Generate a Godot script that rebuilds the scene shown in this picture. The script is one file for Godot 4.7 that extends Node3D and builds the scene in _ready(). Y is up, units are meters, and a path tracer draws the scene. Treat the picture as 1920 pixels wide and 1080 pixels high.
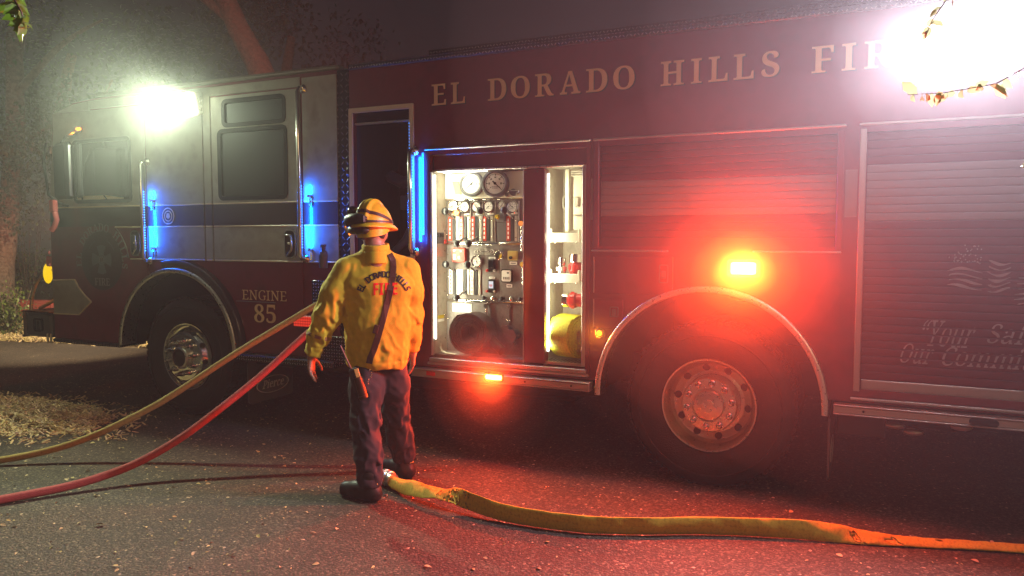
extends Node3D
# A fire engine at night with its scene lamps on. X runs along the truck's side to its rear, Z out of that side, Y up.

const LAMP_E := 44.0
const CAB_E := 31.0
const RED_E := 31.0
const HAZE := 0.0035

var M := {}
var truck: Node3D
var rng := RandomNumberGenerator.new()
var serif: SystemFont
var serif_plain: SystemFont
var sans: SystemFont
var taken := {}


class MB:
	var st := SurfaceTool.new()
	var grp := 1
	var count := 0

	func _init() -> void:
		st.begin(Mesh.PRIMITIVE_TRIANGLES)

	func tri(a: Vector3, b: Vector3, c: Vector3, out: Vector3, g := -1) -> void:
		st.set_smooth_group(g)
		if (b - a).cross(c - a).dot(out) > 0.0:
			var t := b
			b = c
			c = t
		st.add_vertex(a)
		st.add_vertex(b)
		st.add_vertex(c)
		count += 1

	func quad(a: Vector3, b: Vector3, c: Vector3, d: Vector3, out: Vector3, g := -1) -> void:
		tri(a, b, c, out, g)
		tri(a, c, d, out, g)

	func next() -> int:
		grp += 1
		return grp

	func box(c: Vector3, s: Vector3, bev := 0.0, bs := Basis()) -> MB:
		var h := s * 0.5
		var b := minf(bev, minf(h.x, minf(h.y, h.z)) * 0.9)
		if b <= 0.0:
			for ax in 3:
				for sg in [-1.0, 1.0]:
					var n := Vector3()
					n[ax] = sg
					var u := Vector3()
					u[(ax + 1) % 3] = h[(ax + 1) % 3]
					var v := Vector3()
					v[(ax + 2) % 3] = h[(ax + 2) % 3]
					var o := n * h[ax]
					quad(c + bs * (o - u - v), c + bs * (o + u - v), c + bs * (o + u + v), c + bs * (o - u + v), bs * n)
			return self
		var p := func(sg: Vector3, ax: int) -> Vector3:
			var q := Vector3()
			for i in 3:
				q[i] = sg[i] * (h[i] if i == ax else h[i] - b)
			return c + bs * q
		for ax in 3:
			var i := (ax + 1) % 3
			var j := (ax + 2) % 3
			for sg in [-1.0, 1.0]:
				var n := Vector3()
				n[ax] = sg
				var q := []
				for w in [[-1, -1], [1, -1], [1, 1], [-1, 1]]:
					var s3 := Vector3()
					s3[ax] = sg
					s3[i] = w[0]
					s3[j] = w[1]
					q.append(p.call(s3, ax))
				quad(q[0], q[1], q[2], q[3], bs * n)
			for si in [-1.0, 1.0]:
				for sj in [-1.0, 1.0]:
					var s1 := Vector3()
					s1[i] = si
					s1[j] = sj
					var s2 := s1
					s1[ax] = -1.0
					s2[ax] = 1.0
					var n2 := Vector3()
					n2[i] = si
					n2[j] = sj
					quad(p.call(s1, i), p.call(s2, i), p.call(s2, j), p.call(s1, j), bs * n2)
		for sx in [-1.0, 1.0]:
			for sy in [-1.0, 1.0]:
				for sz in [-1.0, 1.0]:
					var s4 := Vector3(sx, sy, sz)
					tri(p.call(s4, 0), p.call(s4, 1), p.call(s4, 2), bs * s4)
		return self

	func tube(pts: PackedVector3Array, rad, seg := 10, caps := true) -> MB:
		var n := pts.size()
		var g := next()
		var rings := []
		var up := Vector3.UP
		for i in n:
			var t := (pts[mini(i + 1, n - 1)] - pts[maxi(i - 1, 0)]).normalized()
			if i == 0:
				up = Vector3.UP if absf(t.y) < 0.9 else Vector3.RIGHT
			var x := t.cross(up).normalized()
			up = x.cross(t).normalized()
			var r: float = rad if rad is float else rad[i]
			var ring := PackedVector3Array()
			for k in seg:
				var a := TAU * k / seg
				ring.append(pts[i] + (x * cos(a) + up * sin(a)) * r)
			rings.append(ring)
		for i in n - 1:
			for k in seg:
				var k2 := (k + 1) % seg
				var m: Vector3 = (rings[i][k] + rings[i + 1][k2]) * 0.5 - (pts[i] + pts[i + 1]) * 0.5
				quad(rings[i][k], rings[i][k2], rings[i + 1][k2], rings[i + 1][k], m, g)
		if caps:
			for e in [0, n - 1]:
				var d := (pts[0] - pts[1]) if e == 0 else (pts[n - 1] - pts[n - 2])
				for k in seg:
					tri(pts[e], rings[e][k], rings[e][(k + 1) % seg], d)
		return self

	func cyl(a: Vector3, b: Vector3, r0: float, r1 := -1.0, seg := 16) -> MB:
		return tube(PackedVector3Array([a, b]), [r0, r0 if r1 < 0.0 else r1], seg)

	# profile of (radius, height) along the axis z of bs; the outside lies to the right of its direction
	func lathe(prof: Array, c: Vector3, bs := Basis(), seg := 32, smooth := false) -> MB:
		var g := next()
		for i in prof.size() - 1:
			if not smooth:
				g = next()
			var a: Vector2 = prof[i]
			var b: Vector2 = prof[i + 1]
			var dn := Vector2(b.y - a.y, a.x - b.x)
			for k in seg:
				var t0 := TAU * k / seg
				var t1 := TAU * (k + 1) / seg
				var e0 := Vector3(cos(t0), sin(t0), 0)
				var e1 := Vector3(cos(t1), sin(t1), 0)
				if k == seg - 1:
					e1 = Vector3(1, 0, 0)
				var out := bs * ((e0 + e1) * 0.5 * dn.x + Vector3(0, 0, dn.y))
				var z0 := Vector3(0, 0, a.y)
				var z1 := Vector3(0, 0, b.y)
				if a.x < 1e-5:
					tri(c + bs * z0, c + bs * (e0 * b.x + z1), c + bs * (e1 * b.x + z1), out, g)
				elif b.x < 1e-5:
					tri(c + bs * z1, c + bs * (e0 * a.x + z0), c + bs * (e1 * a.x + z0), out, g)
				else:
					quad(c + bs * (e0 * a.x + z0), c + bs * (e1 * a.x + z0), c + bs * (e1 * b.x + z1), c + bs * (e0 * b.x + z1), out, g)
		return self

	# a polygon in XY between two depths, its front edge chamfered
	func prism(poly: PackedVector2Array, z0: float, z1: float, tf := Transform3D()) -> MB:
		if Geometry2D.is_polygon_clockwise(poly):
			poly = poly.duplicate()
			poly.reverse()
		var ix := Geometry2D.triangulate_polygon(poly)
		for i in range(0, ix.size(), 3):
			var a := poly[ix[i]]
			var b := poly[ix[i + 1]]
			var c := poly[ix[i + 2]]
			tri(tf * Vector3(a.x, a.y, z1), tf * Vector3(b.x, b.y, z1), tf * Vector3(c.x, c.y, z1), tf.basis * Vector3(0, 0, 1))
			tri(tf * Vector3(a.x, a.y, z0), tf * Vector3(b.x, b.y, z0), tf * Vector3(c.x, c.y, z0), tf.basis * Vector3(0, 0, -1))
		for i in poly.size():
			var a := poly[i]
			var b := poly[(i + 1) % poly.size()]
			var n := Vector3(b.y - a.y, a.x - b.x, 0)
			quad(tf * Vector3(a.x, a.y, z0), tf * Vector3(b.x, b.y, z0), tf * Vector3(b.x, b.y, z1), tf * Vector3(a.x, a.y, z1), tf.basis * n)
		return self

	# a band of a ring in XY
	func ring(c: Vector2, r0: float, r1: float, a0: float, a1: float, z0: float, z1: float, seg := 40) -> MB:
		var g := next()
		var g2 := next()
		var g3 := next()
		for i in seg:
			var t0 := lerpf(a0, a1, float(i) / seg)
			var t1 := lerpf(a0, a1, float(i + 1) / seg)
			var e0 := Vector3(cos(t0), sin(t0), 0)
			var e1 := Vector3(cos(t1), sin(t1), 0)
			var o := Vector3(c.x, c.y, 0)
			var k := Vector3(0, 0, 1)
			var bv := minf(0.006, (r1 - r0) * 0.3)
			quad(o + e0 * (r0 + bv) + k * z1, o + e1 * (r0 + bv) + k * z1, o + e1 * (r1 - bv) + k * z1, o + e0 * (r1 - bv) + k * z1, k, g)
			quad(o + e0 * (r1 - bv) + k * z1, o + e1 * (r1 - bv) + k * z1, o + e1 * r1 + k * (z1 - bv), o + e0 * r1 + k * (z1 - bv), k + e0, g)
			quad(o + e0 * (r0 + bv) + k * z1, o + e1 * (r0 + bv) + k * z1, o + e1 * r0 + k * (z1 - bv), o + e0 * r0 + k * (z1 - bv), k - e0, g)
			quad(o + e0 * r1 + k * (z1 - bv), o + e1 * r1 + k * (z1 - bv), o + e1 * r1 + k * z0, o + e0 * r1 + k * z0, e0, g2)
			quad(o + e0 * r0 + k * (z1 - bv), o + e1 * r0 + k * (z1 - bv), o + e1 * r0 + k * z0, o + e0 * r0 + k * z0, -e0, g3)
		return self

	func ball(c: Vector3, r: Vector3, seg := 14, rows := 9, bs := Basis()) -> MB:
		var g := next()
		for j in rows:
			for i in seg:
				var q := []
				for w in [[0, 0], [1, 0], [1, 1], [0, 1]]:
					var u: float = TAU * ((i + w[0]) % seg) / seg
					var v: float = PI * (j + w[1]) / rows - PI / 2
					q.append(c + bs * (Vector3(cos(v) * cos(u), sin(v), cos(v) * sin(u)) * r))
				var out: Vector3 = (q[0] + q[1] + q[2] + q[3]) * 0.25 - c
				if j == 0:
					tri(q[0], q[2], q[3], out, g)
				elif j == rows - 1:
					tri(q[0], q[1], q[2], out, g)
				else:
					quad(q[0], q[1], q[2], q[3], out, g)
		return self

	func done() -> ArrayMesh:
		st.generate_normals()
		st.index()
		return st.commit()


func rounded(x0: float, y0: float, x1: float, y1: float, r: float, n := 5) -> PackedVector2Array:
	var p := PackedVector2Array()
	for k in 4:
		var c: Vector2 = [Vector2(x1 - r, y1 - r), Vector2(x0 + r, y1 - r), Vector2(x0 + r, y0 + r), Vector2(x1 - r, y0 + r)][k]
		for i in n + 1:
			var a := PI / 2 * (k + float(i) / n)
			p.append(c + Vector2(cos(a), sin(a)) * r)
	return p


func arc_pts(c: Vector2, r: float, a0: float, a1: float, n := 24) -> PackedVector2Array:
	var p := PackedVector2Array()
	for i in n + 1:
		var a := lerpf(a0, a1, float(i) / n)
		p.append(c + Vector2(cos(a), sin(a)) * r)
	return p


# a rounded rectangular frame
func frame_ring(mb: MB, x0: float, y0: float, x1: float, y1: float, r: float, w: float, z0: float, z1: float) -> void:
	var a := rounded(x0, y0, x1, y1, r)
	var b := rounded(x0 + w, y0 + w, x1 - w, y1 - w, maxf(r - w, 0.002))
	var c := Vector2((x0 + x1) / 2, (y0 + y1) / 2)
	for i in a.size():
		var j := (i + 1) % a.size()
		var ai := Vector3(a[i].x, a[i].y, 0)
		var aj := Vector3(a[j].x, a[j].y, 0)
		var bi := Vector3(b[i].x, b[i].y, 0)
		var bj := Vector3(b[j].x, b[j].y, 0)
		var k := Vector3(0, 0, 1)
		var out := (ai + aj) * 0.5 - Vector3(c.x, c.y, 0)
		mb.quad(ai + k * z1, aj + k * z1, bj + k * z1, bi + k * z1, k)
		mb.quad(ai + k * z0, aj + k * z0, aj + k * z1, ai + k * z1, out)
		mb.quad(bi + k * z0, bj + k * z0, bj + k * z1, bi + k * z1, -out)


# a flat wall from z0 to z1 with rectangular openings
func skin(mb: MB, x0: float, y0: float, x1: float, y1: float, holes: Array, z0: float, z1: float) -> void:
	var xs := [x0, x1]
	var ys := [y0, y1]
	for h in holes:
		for v in [h[0], h[2]]:
			if v > x0 and v < x1 and not xs.has(v):
				xs.append(v)
		for v in [h[1], h[3]]:
			if v > y0 and v < y1 and not ys.has(v):
				ys.append(v)
	xs.sort()
	ys.sort()
	var open := func(cx: float, cy: float) -> bool:
		if cx < x0 or cx > x1 or cy < y0 or cy > y1:
			return true
		for h in holes:
			if cx > h[0] and cx < h[2] and cy > h[1] and cy < h[3]:
				return true
		return false
	for i in xs.size() - 1:
		for j in ys.size() - 1:
			var a: float = xs[i]
			var b: float = xs[i + 1]
			var c: float = ys[j]
			var d: float = ys[j + 1]
			var mx := (a + b) / 2
			var my := (c + d) / 2
			if open.call(mx, my):
				continue
			for zz in [[z1, 1.0], [z0, -1.0]]:
				mb.quad(Vector3(a, c, zz[0]), Vector3(b, c, zz[0]), Vector3(b, d, zz[0]), Vector3(a, d, zz[0]), Vector3(0, 0, zz[1]))
			if open.call(a - 1e-4, my):
				mb.quad(Vector3(a, c, z0), Vector3(a, d, z0), Vector3(a, d, z1), Vector3(a, c, z1), Vector3(-1, 0, 0))
			if open.call(b + 1e-4, my):
				mb.quad(Vector3(b, c, z0), Vector3(b, d, z0), Vector3(b, d, z1), Vector3(b, c, z1), Vector3(1, 0, 0))
			if open.call(mx, c - 1e-4):
				mb.quad(Vector3(a, c, z0), Vector3(b, c, z0), Vector3(b, c, z1), Vector3(a, c, z1), Vector3(0, -1, 0))
			if open.call(mx, d + 1e-4):
				mb.quad(Vector3(a, d, z0), Vector3(b, d, z0), Vector3(b, d, z1), Vector3(a, d, z1), Vector3(0, 1, 0))


# ---- nodes ----
func named(n: String) -> String:
	if not taken.has(n):
		taken[n] = 0
		return n
	taken[n] += 1
	return "%s_%03d" % [n, taken[n]]


func thing(n: String, label: String, category: String, at := Vector3.ZERO, group := "") -> Node3D:
	var o := Node3D.new()
	o.name = named(n)
	add_child(o, true)
	o.position = at
	tag(o, label, category, group)
	return o


func tag(o: Node, label: String, category: String, group := "", kind := "") -> void:
	if label:
		o.set_meta("label", label)
	if category:
		o.set_meta("category", category)
	if group:
		o.set_meta("group", group)
	if kind:
		o.set_meta("kind", kind)


func part(n: String, m, mat: Material, parent: Node, at := Vector3.ZERO) -> MeshInstance3D:
	var o := MeshInstance3D.new()
	o.name = n
	o.mesh = m.done() if m is MB else m
	o.material_override = mat
	o.position = at
	parent.add_child(o, true)
	return o


# a part of the truck, given in world coordinates
func tp(n: String, m, mat: Material, parent: Node = null) -> MeshInstance3D:
	return part(n, m, mat, truck if parent == null else parent, -truck.position if parent == null else Vector3.ZERO)


func setting(n: String, m, mat: Material, label: String, kind := "structure") -> MeshInstance3D:
	var o := part(named(n), m, mat, self)
	tag(o, label, n.replace("_", " "), "", kind)
	return o


# ---- materials ----
func mat(key: String, lin: Color, rough := 0.6, metal := 0.0) -> StandardMaterial3D:
	var m := StandardMaterial3D.new()
	m.resource_name = key
	m.albedo_color = lin.linear_to_srgb()
	m.roughness = rough
	m.metallic = metal
	M[key] = m
	return m


func glow(key: String, lin: Color, e: float) -> StandardMaterial3D:
	var m := mat(key, Color(0.1, 0.1, 0.1), 0.3)
	m.emission_enabled = true
	m.emission = lin.linear_to_srgb()
	m.emission_energy_multiplier = e
	return m


func noise_tex(freq: float, oct: int, sd: int, ramp: Array, size := 512, type := FastNoiseLite.TYPE_SIMPLEX_SMOOTH, bump := 0.0) -> NoiseTexture2D:
	var n := FastNoiseLite.new()
	n.seed = sd
	n.noise_type = type
	n.frequency = freq
	n.fractal_octaves = oct
	n.cellular_return_type = FastNoiseLite.RETURN_DISTANCE
	var t := NoiseTexture2D.new()
	t.noise = n
	t.width = size
	t.height = size
	t.seamless = true
	t.generate_mipmaps = false
	if bump > 0.0:
		t.as_normal_map = true
		t.bump_strength = bump
	elif ramp.size():
		var g := Gradient.new()
		var offs := PackedFloat32Array()
		var cols := PackedColorArray()
		for r in ramp:
			offs.append(r[0])
			cols.append((r[1] as Color).linear_to_srgb())
		g.offsets = offs
		g.colors = cols
		t.color_ramp = g
	return t


func tri_map(m: StandardMaterial3D, scale: float, world := true) -> void:
	m.uv1_triplanar = true
	m.uv1_world_triplanar = world
	m.uv1_scale = Vector3.ONE * scale


func tread_image(flat := false) -> ImageTexture:
	var n := 128
	var im := Image.create(n, n, false, Image.FORMAT_RGBA8)
	for y in n:
		for x in n:
			var h := 0.0
			for cx in 3:
				for cy in 3:
					var odd := (cx + cy) % 2
					var p := Vector2(x, y) - Vector2(cx, cy) * 64.0
					var q := p.rotated(PI / 4 if odd else -PI / 4)
					var d := Vector2(q.x / 30.0, q.y / 9.0).length()
					h = maxf(h, clampf((1.0 - d) * 2.0, 0.0, 1.0))
			im.set_pixel(x, y, Color(h, h, h))
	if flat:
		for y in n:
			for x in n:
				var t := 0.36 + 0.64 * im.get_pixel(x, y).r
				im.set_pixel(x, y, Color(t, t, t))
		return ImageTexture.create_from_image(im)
	im.bump_map_to_normal_map(5.0)
	return ImageTexture.create_from_image(im)


func weave_image(n: int, kx: int, ky: int, strength: float) -> ImageTexture:
	var im := Image.create(n, n, false, Image.FORMAT_RGBA8)
	for y in n:
		for x in n:
			var u := float(x) / n * kx
			var v := float(y) / n * ky
			var a := absf(sin(PI * (u + v)))
			var b := absf(sin(PI * (u - v)))
			var h := 0.5 * a + 0.5 * b
			im.set_pixel(x, y, Color(h, h, h))
	im.bump_map_to_normal_map(strength)
	return ImageTexture.create_from_image(im)


func materials() -> void:
	var g := func(a: float) -> Color: return Color(a, a, a)
	var dirt := noise_tex(0.012, 5, 4, [[0.0, Color(0.72, 0.70, 0.68)], [0.45, Color(1, 1, 1)], [1.0, Color(0.86, 0.85, 0.83)]])
	var smudge := noise_tex(0.02, 5, 11, [[0.0, Color(0.03, 0.03, 0.03)], [1.0, Color(0.22, 0.22, 0.22)]])
	var m := mat("maroon paint", Color(0.16, 0.009, 0.021), 0.28)
	m.clearcoat_enabled = true
	m.clearcoat = 1.0
	m.clearcoat_roughness = 0.08
	m.albedo_texture = dirt
	tri_map(m, 0.6)
	m = mat("white paint", Color(0.34, 0.315, 0.265), 0.32)
	m.clearcoat_enabled = true
	m.clearcoat = 0.8
	m.clearcoat_roughness = 0.1
	m.albedo_texture = dirt
	tri_map(m, 0.6)
	m = mat("band paint", Color(0.035, 0.018, 0.020), 0.35)
	m.clearcoat_enabled = true
	m.clearcoat = 0.8
	m.clearcoat_roughness = 0.1
	m = mat("shutter paint", Color(0.10, 0.008, 0.016), 0.5)
	m = mat("shutter band", Color(0.20, 0.16, 0.145), 0.5)
	mat("gold leaf", Color(0.72, 0.48, 0.25), 0.42)
	mat("silver print", Color(0.30, 0.25, 0.24), 0.5)
	mat("faint print", Color(0.20, 0.17, 0.15), 0.5)
	mat("pinstripe", Color(0.62, 0.50, 0.34), 0.4)
	m = mat("chrome", Color(0.72, 0.70, 0.66), 0.12, 1.0)
	m = mat("polished aluminium", Color(0.74, 0.69, 0.60), 0.2, 1.0)
	m.roughness_texture = smudge
	m.roughness = 1.0
	tri_map(m, 3.0)
	m = mat("satin aluminium", Color(0.50, 0.46, 0.40), 0.42, 0.85)
	m = mat("treadplate", Color(0.55, 0.53, 0.48), 0.3, 0.9)
	m.normal_enabled = true
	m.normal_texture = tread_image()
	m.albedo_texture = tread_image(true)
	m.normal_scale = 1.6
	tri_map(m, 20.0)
	m = mat("dark treadplate", Color(0.16, 0.16, 0.18), 0.32, 0.6)
	m.normal_enabled = true
	m.normal_texture = M["treadplate"].normal_texture
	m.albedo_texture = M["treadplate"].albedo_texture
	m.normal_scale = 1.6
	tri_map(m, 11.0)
	m = mat("stainless panel", Color(0.22, 0.195, 0.18), 0.38, 0.75)
	m.albedo_texture = dirt
	m.roughness_texture = noise_tex(0.05, 3, 8, [[0.0, g.call(0.28)], [1.0, g.call(0.55)]])
	m.roughness = 1.0
	tri_map(m, 2.0)
	m = mat("compartment paint", Color(0.46, 0.42, 0.33), 0.5)
	m.albedo_texture = dirt
	tri_map(m, 1.5)
	mat("bracket white", Color(0.60, 0.58, 0.46), 0.45)
	mat("black plastic", Color(0.012, 0.012, 0.013), 0.35)
	mat("grey plastic", Color(0.10, 0.10, 0.10), 0.4)
	m = mat("rubber", Color(0.016, 0.015, 0.015), 0.75)
	m.normal_enabled = true
	m.normal_texture = noise_tex(0.08, 4, 21, [], 256, FastNoiseLite.TYPE_SIMPLEX_SMOOTH, 3.0)
	tri_map(m, 4.0)
	mat("underbody", Color(0.012, 0.011, 0.011), 0.7)
	m = mat("dark glass", Color(0.012, 0.014, 0.018), 0.06)
	m.metallic_specular = 0.7
	mat("interior dark", Color(0.02, 0.02, 0.028), 0.6)
	mat("interior blue", Color(0.05, 0.045, 0.09), 0.5)
	mat("card white", Color(0.80, 0.79, 0.72), 0.6)
	mat("dial white", Color(0.75, 0.73, 0.68), 0.4)
	mat("ink", Color(0.015, 0.015, 0.015), 0.5)
	mat("red plastic", Color(0.50, 0.025, 0.02), 0.35)
	mat("red label", Color(0.55, 0.06, 0.035), 0.4)
	mat("orange plastic", Color(0.60, 0.18, 0.03), 0.4)
	mat("yellow plastic", Color(0.62, 0.46, 0.03), 0.4)
	mat("brass plate", Color(0.50, 0.36, 0.09), 0.45)
	mat("pink lens", Color(0.6, 0.14, 0.13), 0.25)
	m = mat("clear lens", Color(0.9, 0.9, 0.9), 0.05)
	m.transparency = BaseMaterial3D.TRANSPARENCY_ALPHA
	m.albedo_color.a = 0.12
	# lamps
	glow("scene lamp glow", Color(1.0, 1.0, 0.97), 30.0)
	glow("cab lamp glow", Color(0.92, 1.0, 0.86), 30.0)
	glow("red lamp glow", Color(1.0, 0.055, 0.008), 130.0)
	glow("red grid glow", Color(1.0, 0.045, 0.02), 0.7)
	glow("amber glow", Color(1.0, 0.20, 0.006), 5.0)
	glow("blue led glow", Color(0.05, 0.30, 1.0), 5.0)
	glow("blue tube glow", Color(0.0, 0.22, 1.0), 2.6)
	glow("white strip glow", Color(1.0, 1.0, 0.86), 6.0)
	glow("screen glow", Color(0.8, 0.85, 0.95), 0.7)
	glow("yellow turn glow", Color(1.0, 0.62, 0.0), 0.9)
	# ground
	m = mat("asphalt", Color(1, 1, 1), 0.85)
	var im := asphalt()
	m.albedo_texture = im[0]
	m.normal_enabled = true
	m.normal_texture = im[1]
	m.normal_scale = 1.0
	tri_map(m, 0.62)
	m.detail_enabled = true
	m.detail_blend_mode = BaseMaterial3D.BLEND_MODE_MUL
	m.detail_uv_layer = BaseMaterial3D.DETAIL_UV_2
	m.detail_albedo = noise_tex(0.008, 5, 31, [[0.0, Color(0.45, 0.44, 0.43)], [0.42, Color(0.82, 0.81, 0.80)], [0.6, Color(1, 0.99, 0.97)], [1.0, Color(0.78, 0.77, 0.74)]])
	m.uv2_triplanar = true
	m.uv2_world_triplanar = true
	m.uv2_scale = Vector3.ONE * 0.11
	m = mat("dry soil", Color(0.16, 0.12, 0.07), 0.95)
	m.albedo_texture = noise_tex(0.03, 6, 41, [[0.0, Color(0.45, 0.40, 0.34)], [1.0, Color(1, 0.98, 0.9)]])
	m.normal_enabled = true
	m.normal_texture = noise_tex(0.05, 5, 42, [], 512, FastNoiseLite.TYPE_SIMPLEX_SMOOTH, 8.0)
	tri_map(m, 0.8)
	for e in [["straw", Color(0.52, 0.43, 0.24)], ["dead leaf", Color(0.50, 0.40, 0.22)]]:
		m = mat(e[0], e[1], 0.8)
		m.vertex_color_use_as_albedo = true
	m = mat("bark", Color(0.22, 0.16, 0.12), 0.95)
	m.albedo_texture = noise_tex(0.03, 5, 51, [[0.0, Color(0.4, 0.36, 0.33)], [1.0, Color(1, 0.95, 0.9)]], 256)
	m.normal_enabled = true
	m.normal_texture = noise_tex(0.04, 5, 52, [], 256, FastNoiseLite.TYPE_SIMPLEX_SMOOTH, 12.0)
	tri_map(m, 1.4)
	m = mat("leaf green", Color(0.085, 0.12, 0.035), 0.45)
	m.backlight_enabled = true
	m.backlight = Color(0.35, 0.42, 0.15)
	m.vertex_color_use_as_albedo = true
	m = mat("near leaf", Color(0.22, 0.23, 0.14), 0.3)
	m.backlight_enabled = true
	m.backlight = Color(0.5, 0.5, 0.36)
	m = mat("green leaf near", Color(0.13, 0.20, 0.06), 0.35)
	m.backlight_enabled = true
	m.backlight = Color(0.40, 0.50, 0.18)
	m = mat("red wall", Color(0.42, 0.07, 0.045), 0.8)
	m.albedo_texture = dirt
	tri_map(m, 1.2)
	# hoses and clothes
	var weave := weave_image(128, 8, 8, 3.0)
	for e in [["yellow hose", Color(0.62, 0.47, 0.04)], ["khaki hose", Color(0.34, 0.25, 0.075)], ["red hose", Color(0.36, 0.055, 0.05)], ["tan hose", Color(0.085, 0.055, 0.035)], ["bright hose", Color(0.62, 0.60, 0.02)]]:
		m = mat(e[0], e[1], 0.8)
		m.albedo_texture = noise_tex(0.02, 5, 61, [[0.0, Color(0.55, 0.52, 0.5)], [0.5, Color(0.95, 0.95, 0.95)], [1.0, Color(1, 1, 1)]], 256)
		m.normal_enabled = true
		m.normal_texture = weave
		m.normal_scale = 0.45
		tri_map(m, 9.0)
	var cloth := weave_image(64, 16, 16, 1.6)
	for e in [["jacket cloth", Color(0.66, 0.47, 0.018)], ["trouser cloth", Color(0.030, 0.027, 0.036)]]:
		m = mat(e[0], e[1], 0.85)
		m.albedo_texture = noise_tex(0.02, 4, 71, [[0.0, Color(0.82, 0.8, 0.78)], [1.0, Color(1, 1, 1)]], 256)
		m.normal_enabled = true
		m.normal_texture = cloth
		m.normal_scale = 0.5
		m.rim_enabled = true
		m.rim = 0.25
		m.rim_tint = 0.6
		tri_map(m, 6.0)
	m = mat("skin", Color(0.30, 0.16, 0.10), 0.5)
	m.subsurf_scatter_enabled = true
	m.subsurf_scatter_strength = 0.1
	mat("hair", Color(0.018, 0.012, 0.010), 0.6)
	m = mat("leather", Color(0.045, 0.018, 0.014), 0.45)
	m.normal_enabled = true
	m.normal_texture = M["rubber"].normal_texture
	tri_map(m, 8.0)
	mat("boot leather", Color(0.014, 0.012, 0.012), 0.5)
	m = mat("helmet yellow", Color(0.64, 0.44, 0.025), 0.4)
	m.albedo_texture = dirt
	tri_map(m, 4.0)
	mat("reflective tape", Color(0.66, 0.50, 0.16), 0.4)
	mat("rust tape", Color(0.30, 0.12, 0.05), 0.6)
	mat("bronze", Color(0.08, 0.055, 0.035), 0.35, 0.8)
	m = mat("emblem paint", Color(0.045, 0.010, 0.012), 0.35)
	mat("deep red print", Color(0.75, 0.02, 0.015), 0.5)


func asphalt() -> Array:
	var n := 1024
	var r := RandomNumberGenerator.new()
	r.seed = 77
	var h := PackedFloat32Array()
	h.resize(n * n)
	h.fill(0.1)
	var c := PackedFloat32Array()
	c.resize(n * n)
	c.fill(0.020)
	# stones of three sizes, pressed into the binder
	for k in 26000:
		var big := r.randf()
		var rad := 2.0 + 4.6 * big * big * big
		var x := r.randf() * n
		var y := r.randf() * n
		var top := 0.35 + 0.6 * r.randf()
		var tone := 0.026 + 0.085 * r.randf() * r.randf() + (0.10 + 0.2 * r.randf() if r.randf() < 0.010 else 0.0)
		var ri := int(ceil(rad))
		var ax := 0.75 + 0.5 * r.randf()
		for j in range(-ri, ri + 1):
			for i in range(-ri, ri + 1):
				var d := Vector2(i * ax, j / ax).length() / rad
				if d < 1.0:
					var at := posmod(int(y) + j, n) * n + posmod(int(x) + i, n)
					var v := top * (1.0 - d * d * 0.6)
					if v > h[at]:
						h[at] = v
						c[at] = tone
	var a := Image.create(n, n, false, Image.FORMAT_RGBA8)
	var b := Image.create(n, n, false, Image.FORMAT_RGBA8)
	for y in n:
		for x in n:
			var t := c[y * n + x]
			a.set_pixel(x, y, Color(t * 1.80, t * 1.36, t * 0.90).linear_to_srgb())
			var hh := h[y * n + x]
			b.set_pixel(x, y, Color(hh, hh, hh))
	b.bump_map_to_normal_map(3.5)
	return [ImageTexture.create_from_image(a), ImageTexture.create_from_image(b)]


# ---- lettering ----
var letters := {}


func glyphs(s: String, f: Font) -> Array:   # [triangles as points in 0..1 of the box, width / height]
	var key := s + str(f.get_instance_id())
	if letters.has(key):
		return letters[key]
	var t := TextMesh.new()
	t.text = s
	t.font = f
	t.font_size = 64
	t.pixel_size = 0.01
	t.depth = 0.0
	t.curve_step = 1.0
	var arr := t.surface_get_arrays(0)
	var v: PackedVector3Array = arr[Mesh.ARRAY_VERTEX]
	var ix: PackedInt32Array = arr[Mesh.ARRAY_INDEX] if arr[Mesh.ARRAY_INDEX] != null else PackedInt32Array(range(v.size()))
	var lo := Vector2(1e9, 1e9)
	var hi := -lo
	for p in v:
		lo = Vector2(minf(lo.x, p.x), minf(lo.y, p.y))
		hi = Vector2(maxf(hi.x, p.x), maxf(hi.y, p.y))
	var out := PackedVector2Array()
	for i in ix:
		out.append((Vector2(v[i].x, v[i].y) - lo) / (hi - lo))
	letters[key] = [out, (hi.x - lo.x) / (hi.y - lo.y)]
	return letters[key]


func write_at(mb: MB, s: String, f: Font, x0: float, y0: float, x1: float, y1: float, z: float, slant := 0.0, bands := []) -> void:
	var g := glyphs(s, f)
	var p: PackedVector2Array = g[0]
	for i in range(0, p.size(), 3):
		var poly := PackedVector2Array()
		for k in 3:
			var q := p[i + k]
			var y := lerpf(y0, y1, q.y)
			poly.append(Vector2(lerpf(x0, x1, q.x) + slant * (y - y0), y))
		if bands.is_empty():
			mb.tri(Vector3(poly[0].x, poly[0].y, z), Vector3(poly[1].x, poly[1].y, z), Vector3(poly[2].x, poly[2].y, z), Vector3(0, 0, 1))
			continue
		for b in bands:
			var q := clip_y(clip_y(poly, b[0], 1.0), b[1], -1.0)
			for k in range(1, q.size() - 1):
				mb.tri(Vector3(q[0].x, q[0].y, z), Vector3(q[k].x, q[k].y, z), Vector3(q[k + 1].x, q[k + 1].y, z), Vector3(0, 0, 1))


func clip_y(poly: PackedVector2Array, y: float, side: float) -> PackedVector2Array:
	var out := PackedVector2Array()
	for i in poly.size():
		var a := poly[i]
		var b := poly[(i + 1) % poly.size()]
		var da := (a.y - y) * side
		var db := (b.y - y) * side
		if da >= 0.0:
			out.append(a)
		if da * db < 0.0:
			out.append(a.lerp(b, da / (da - db)))
	return out


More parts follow.
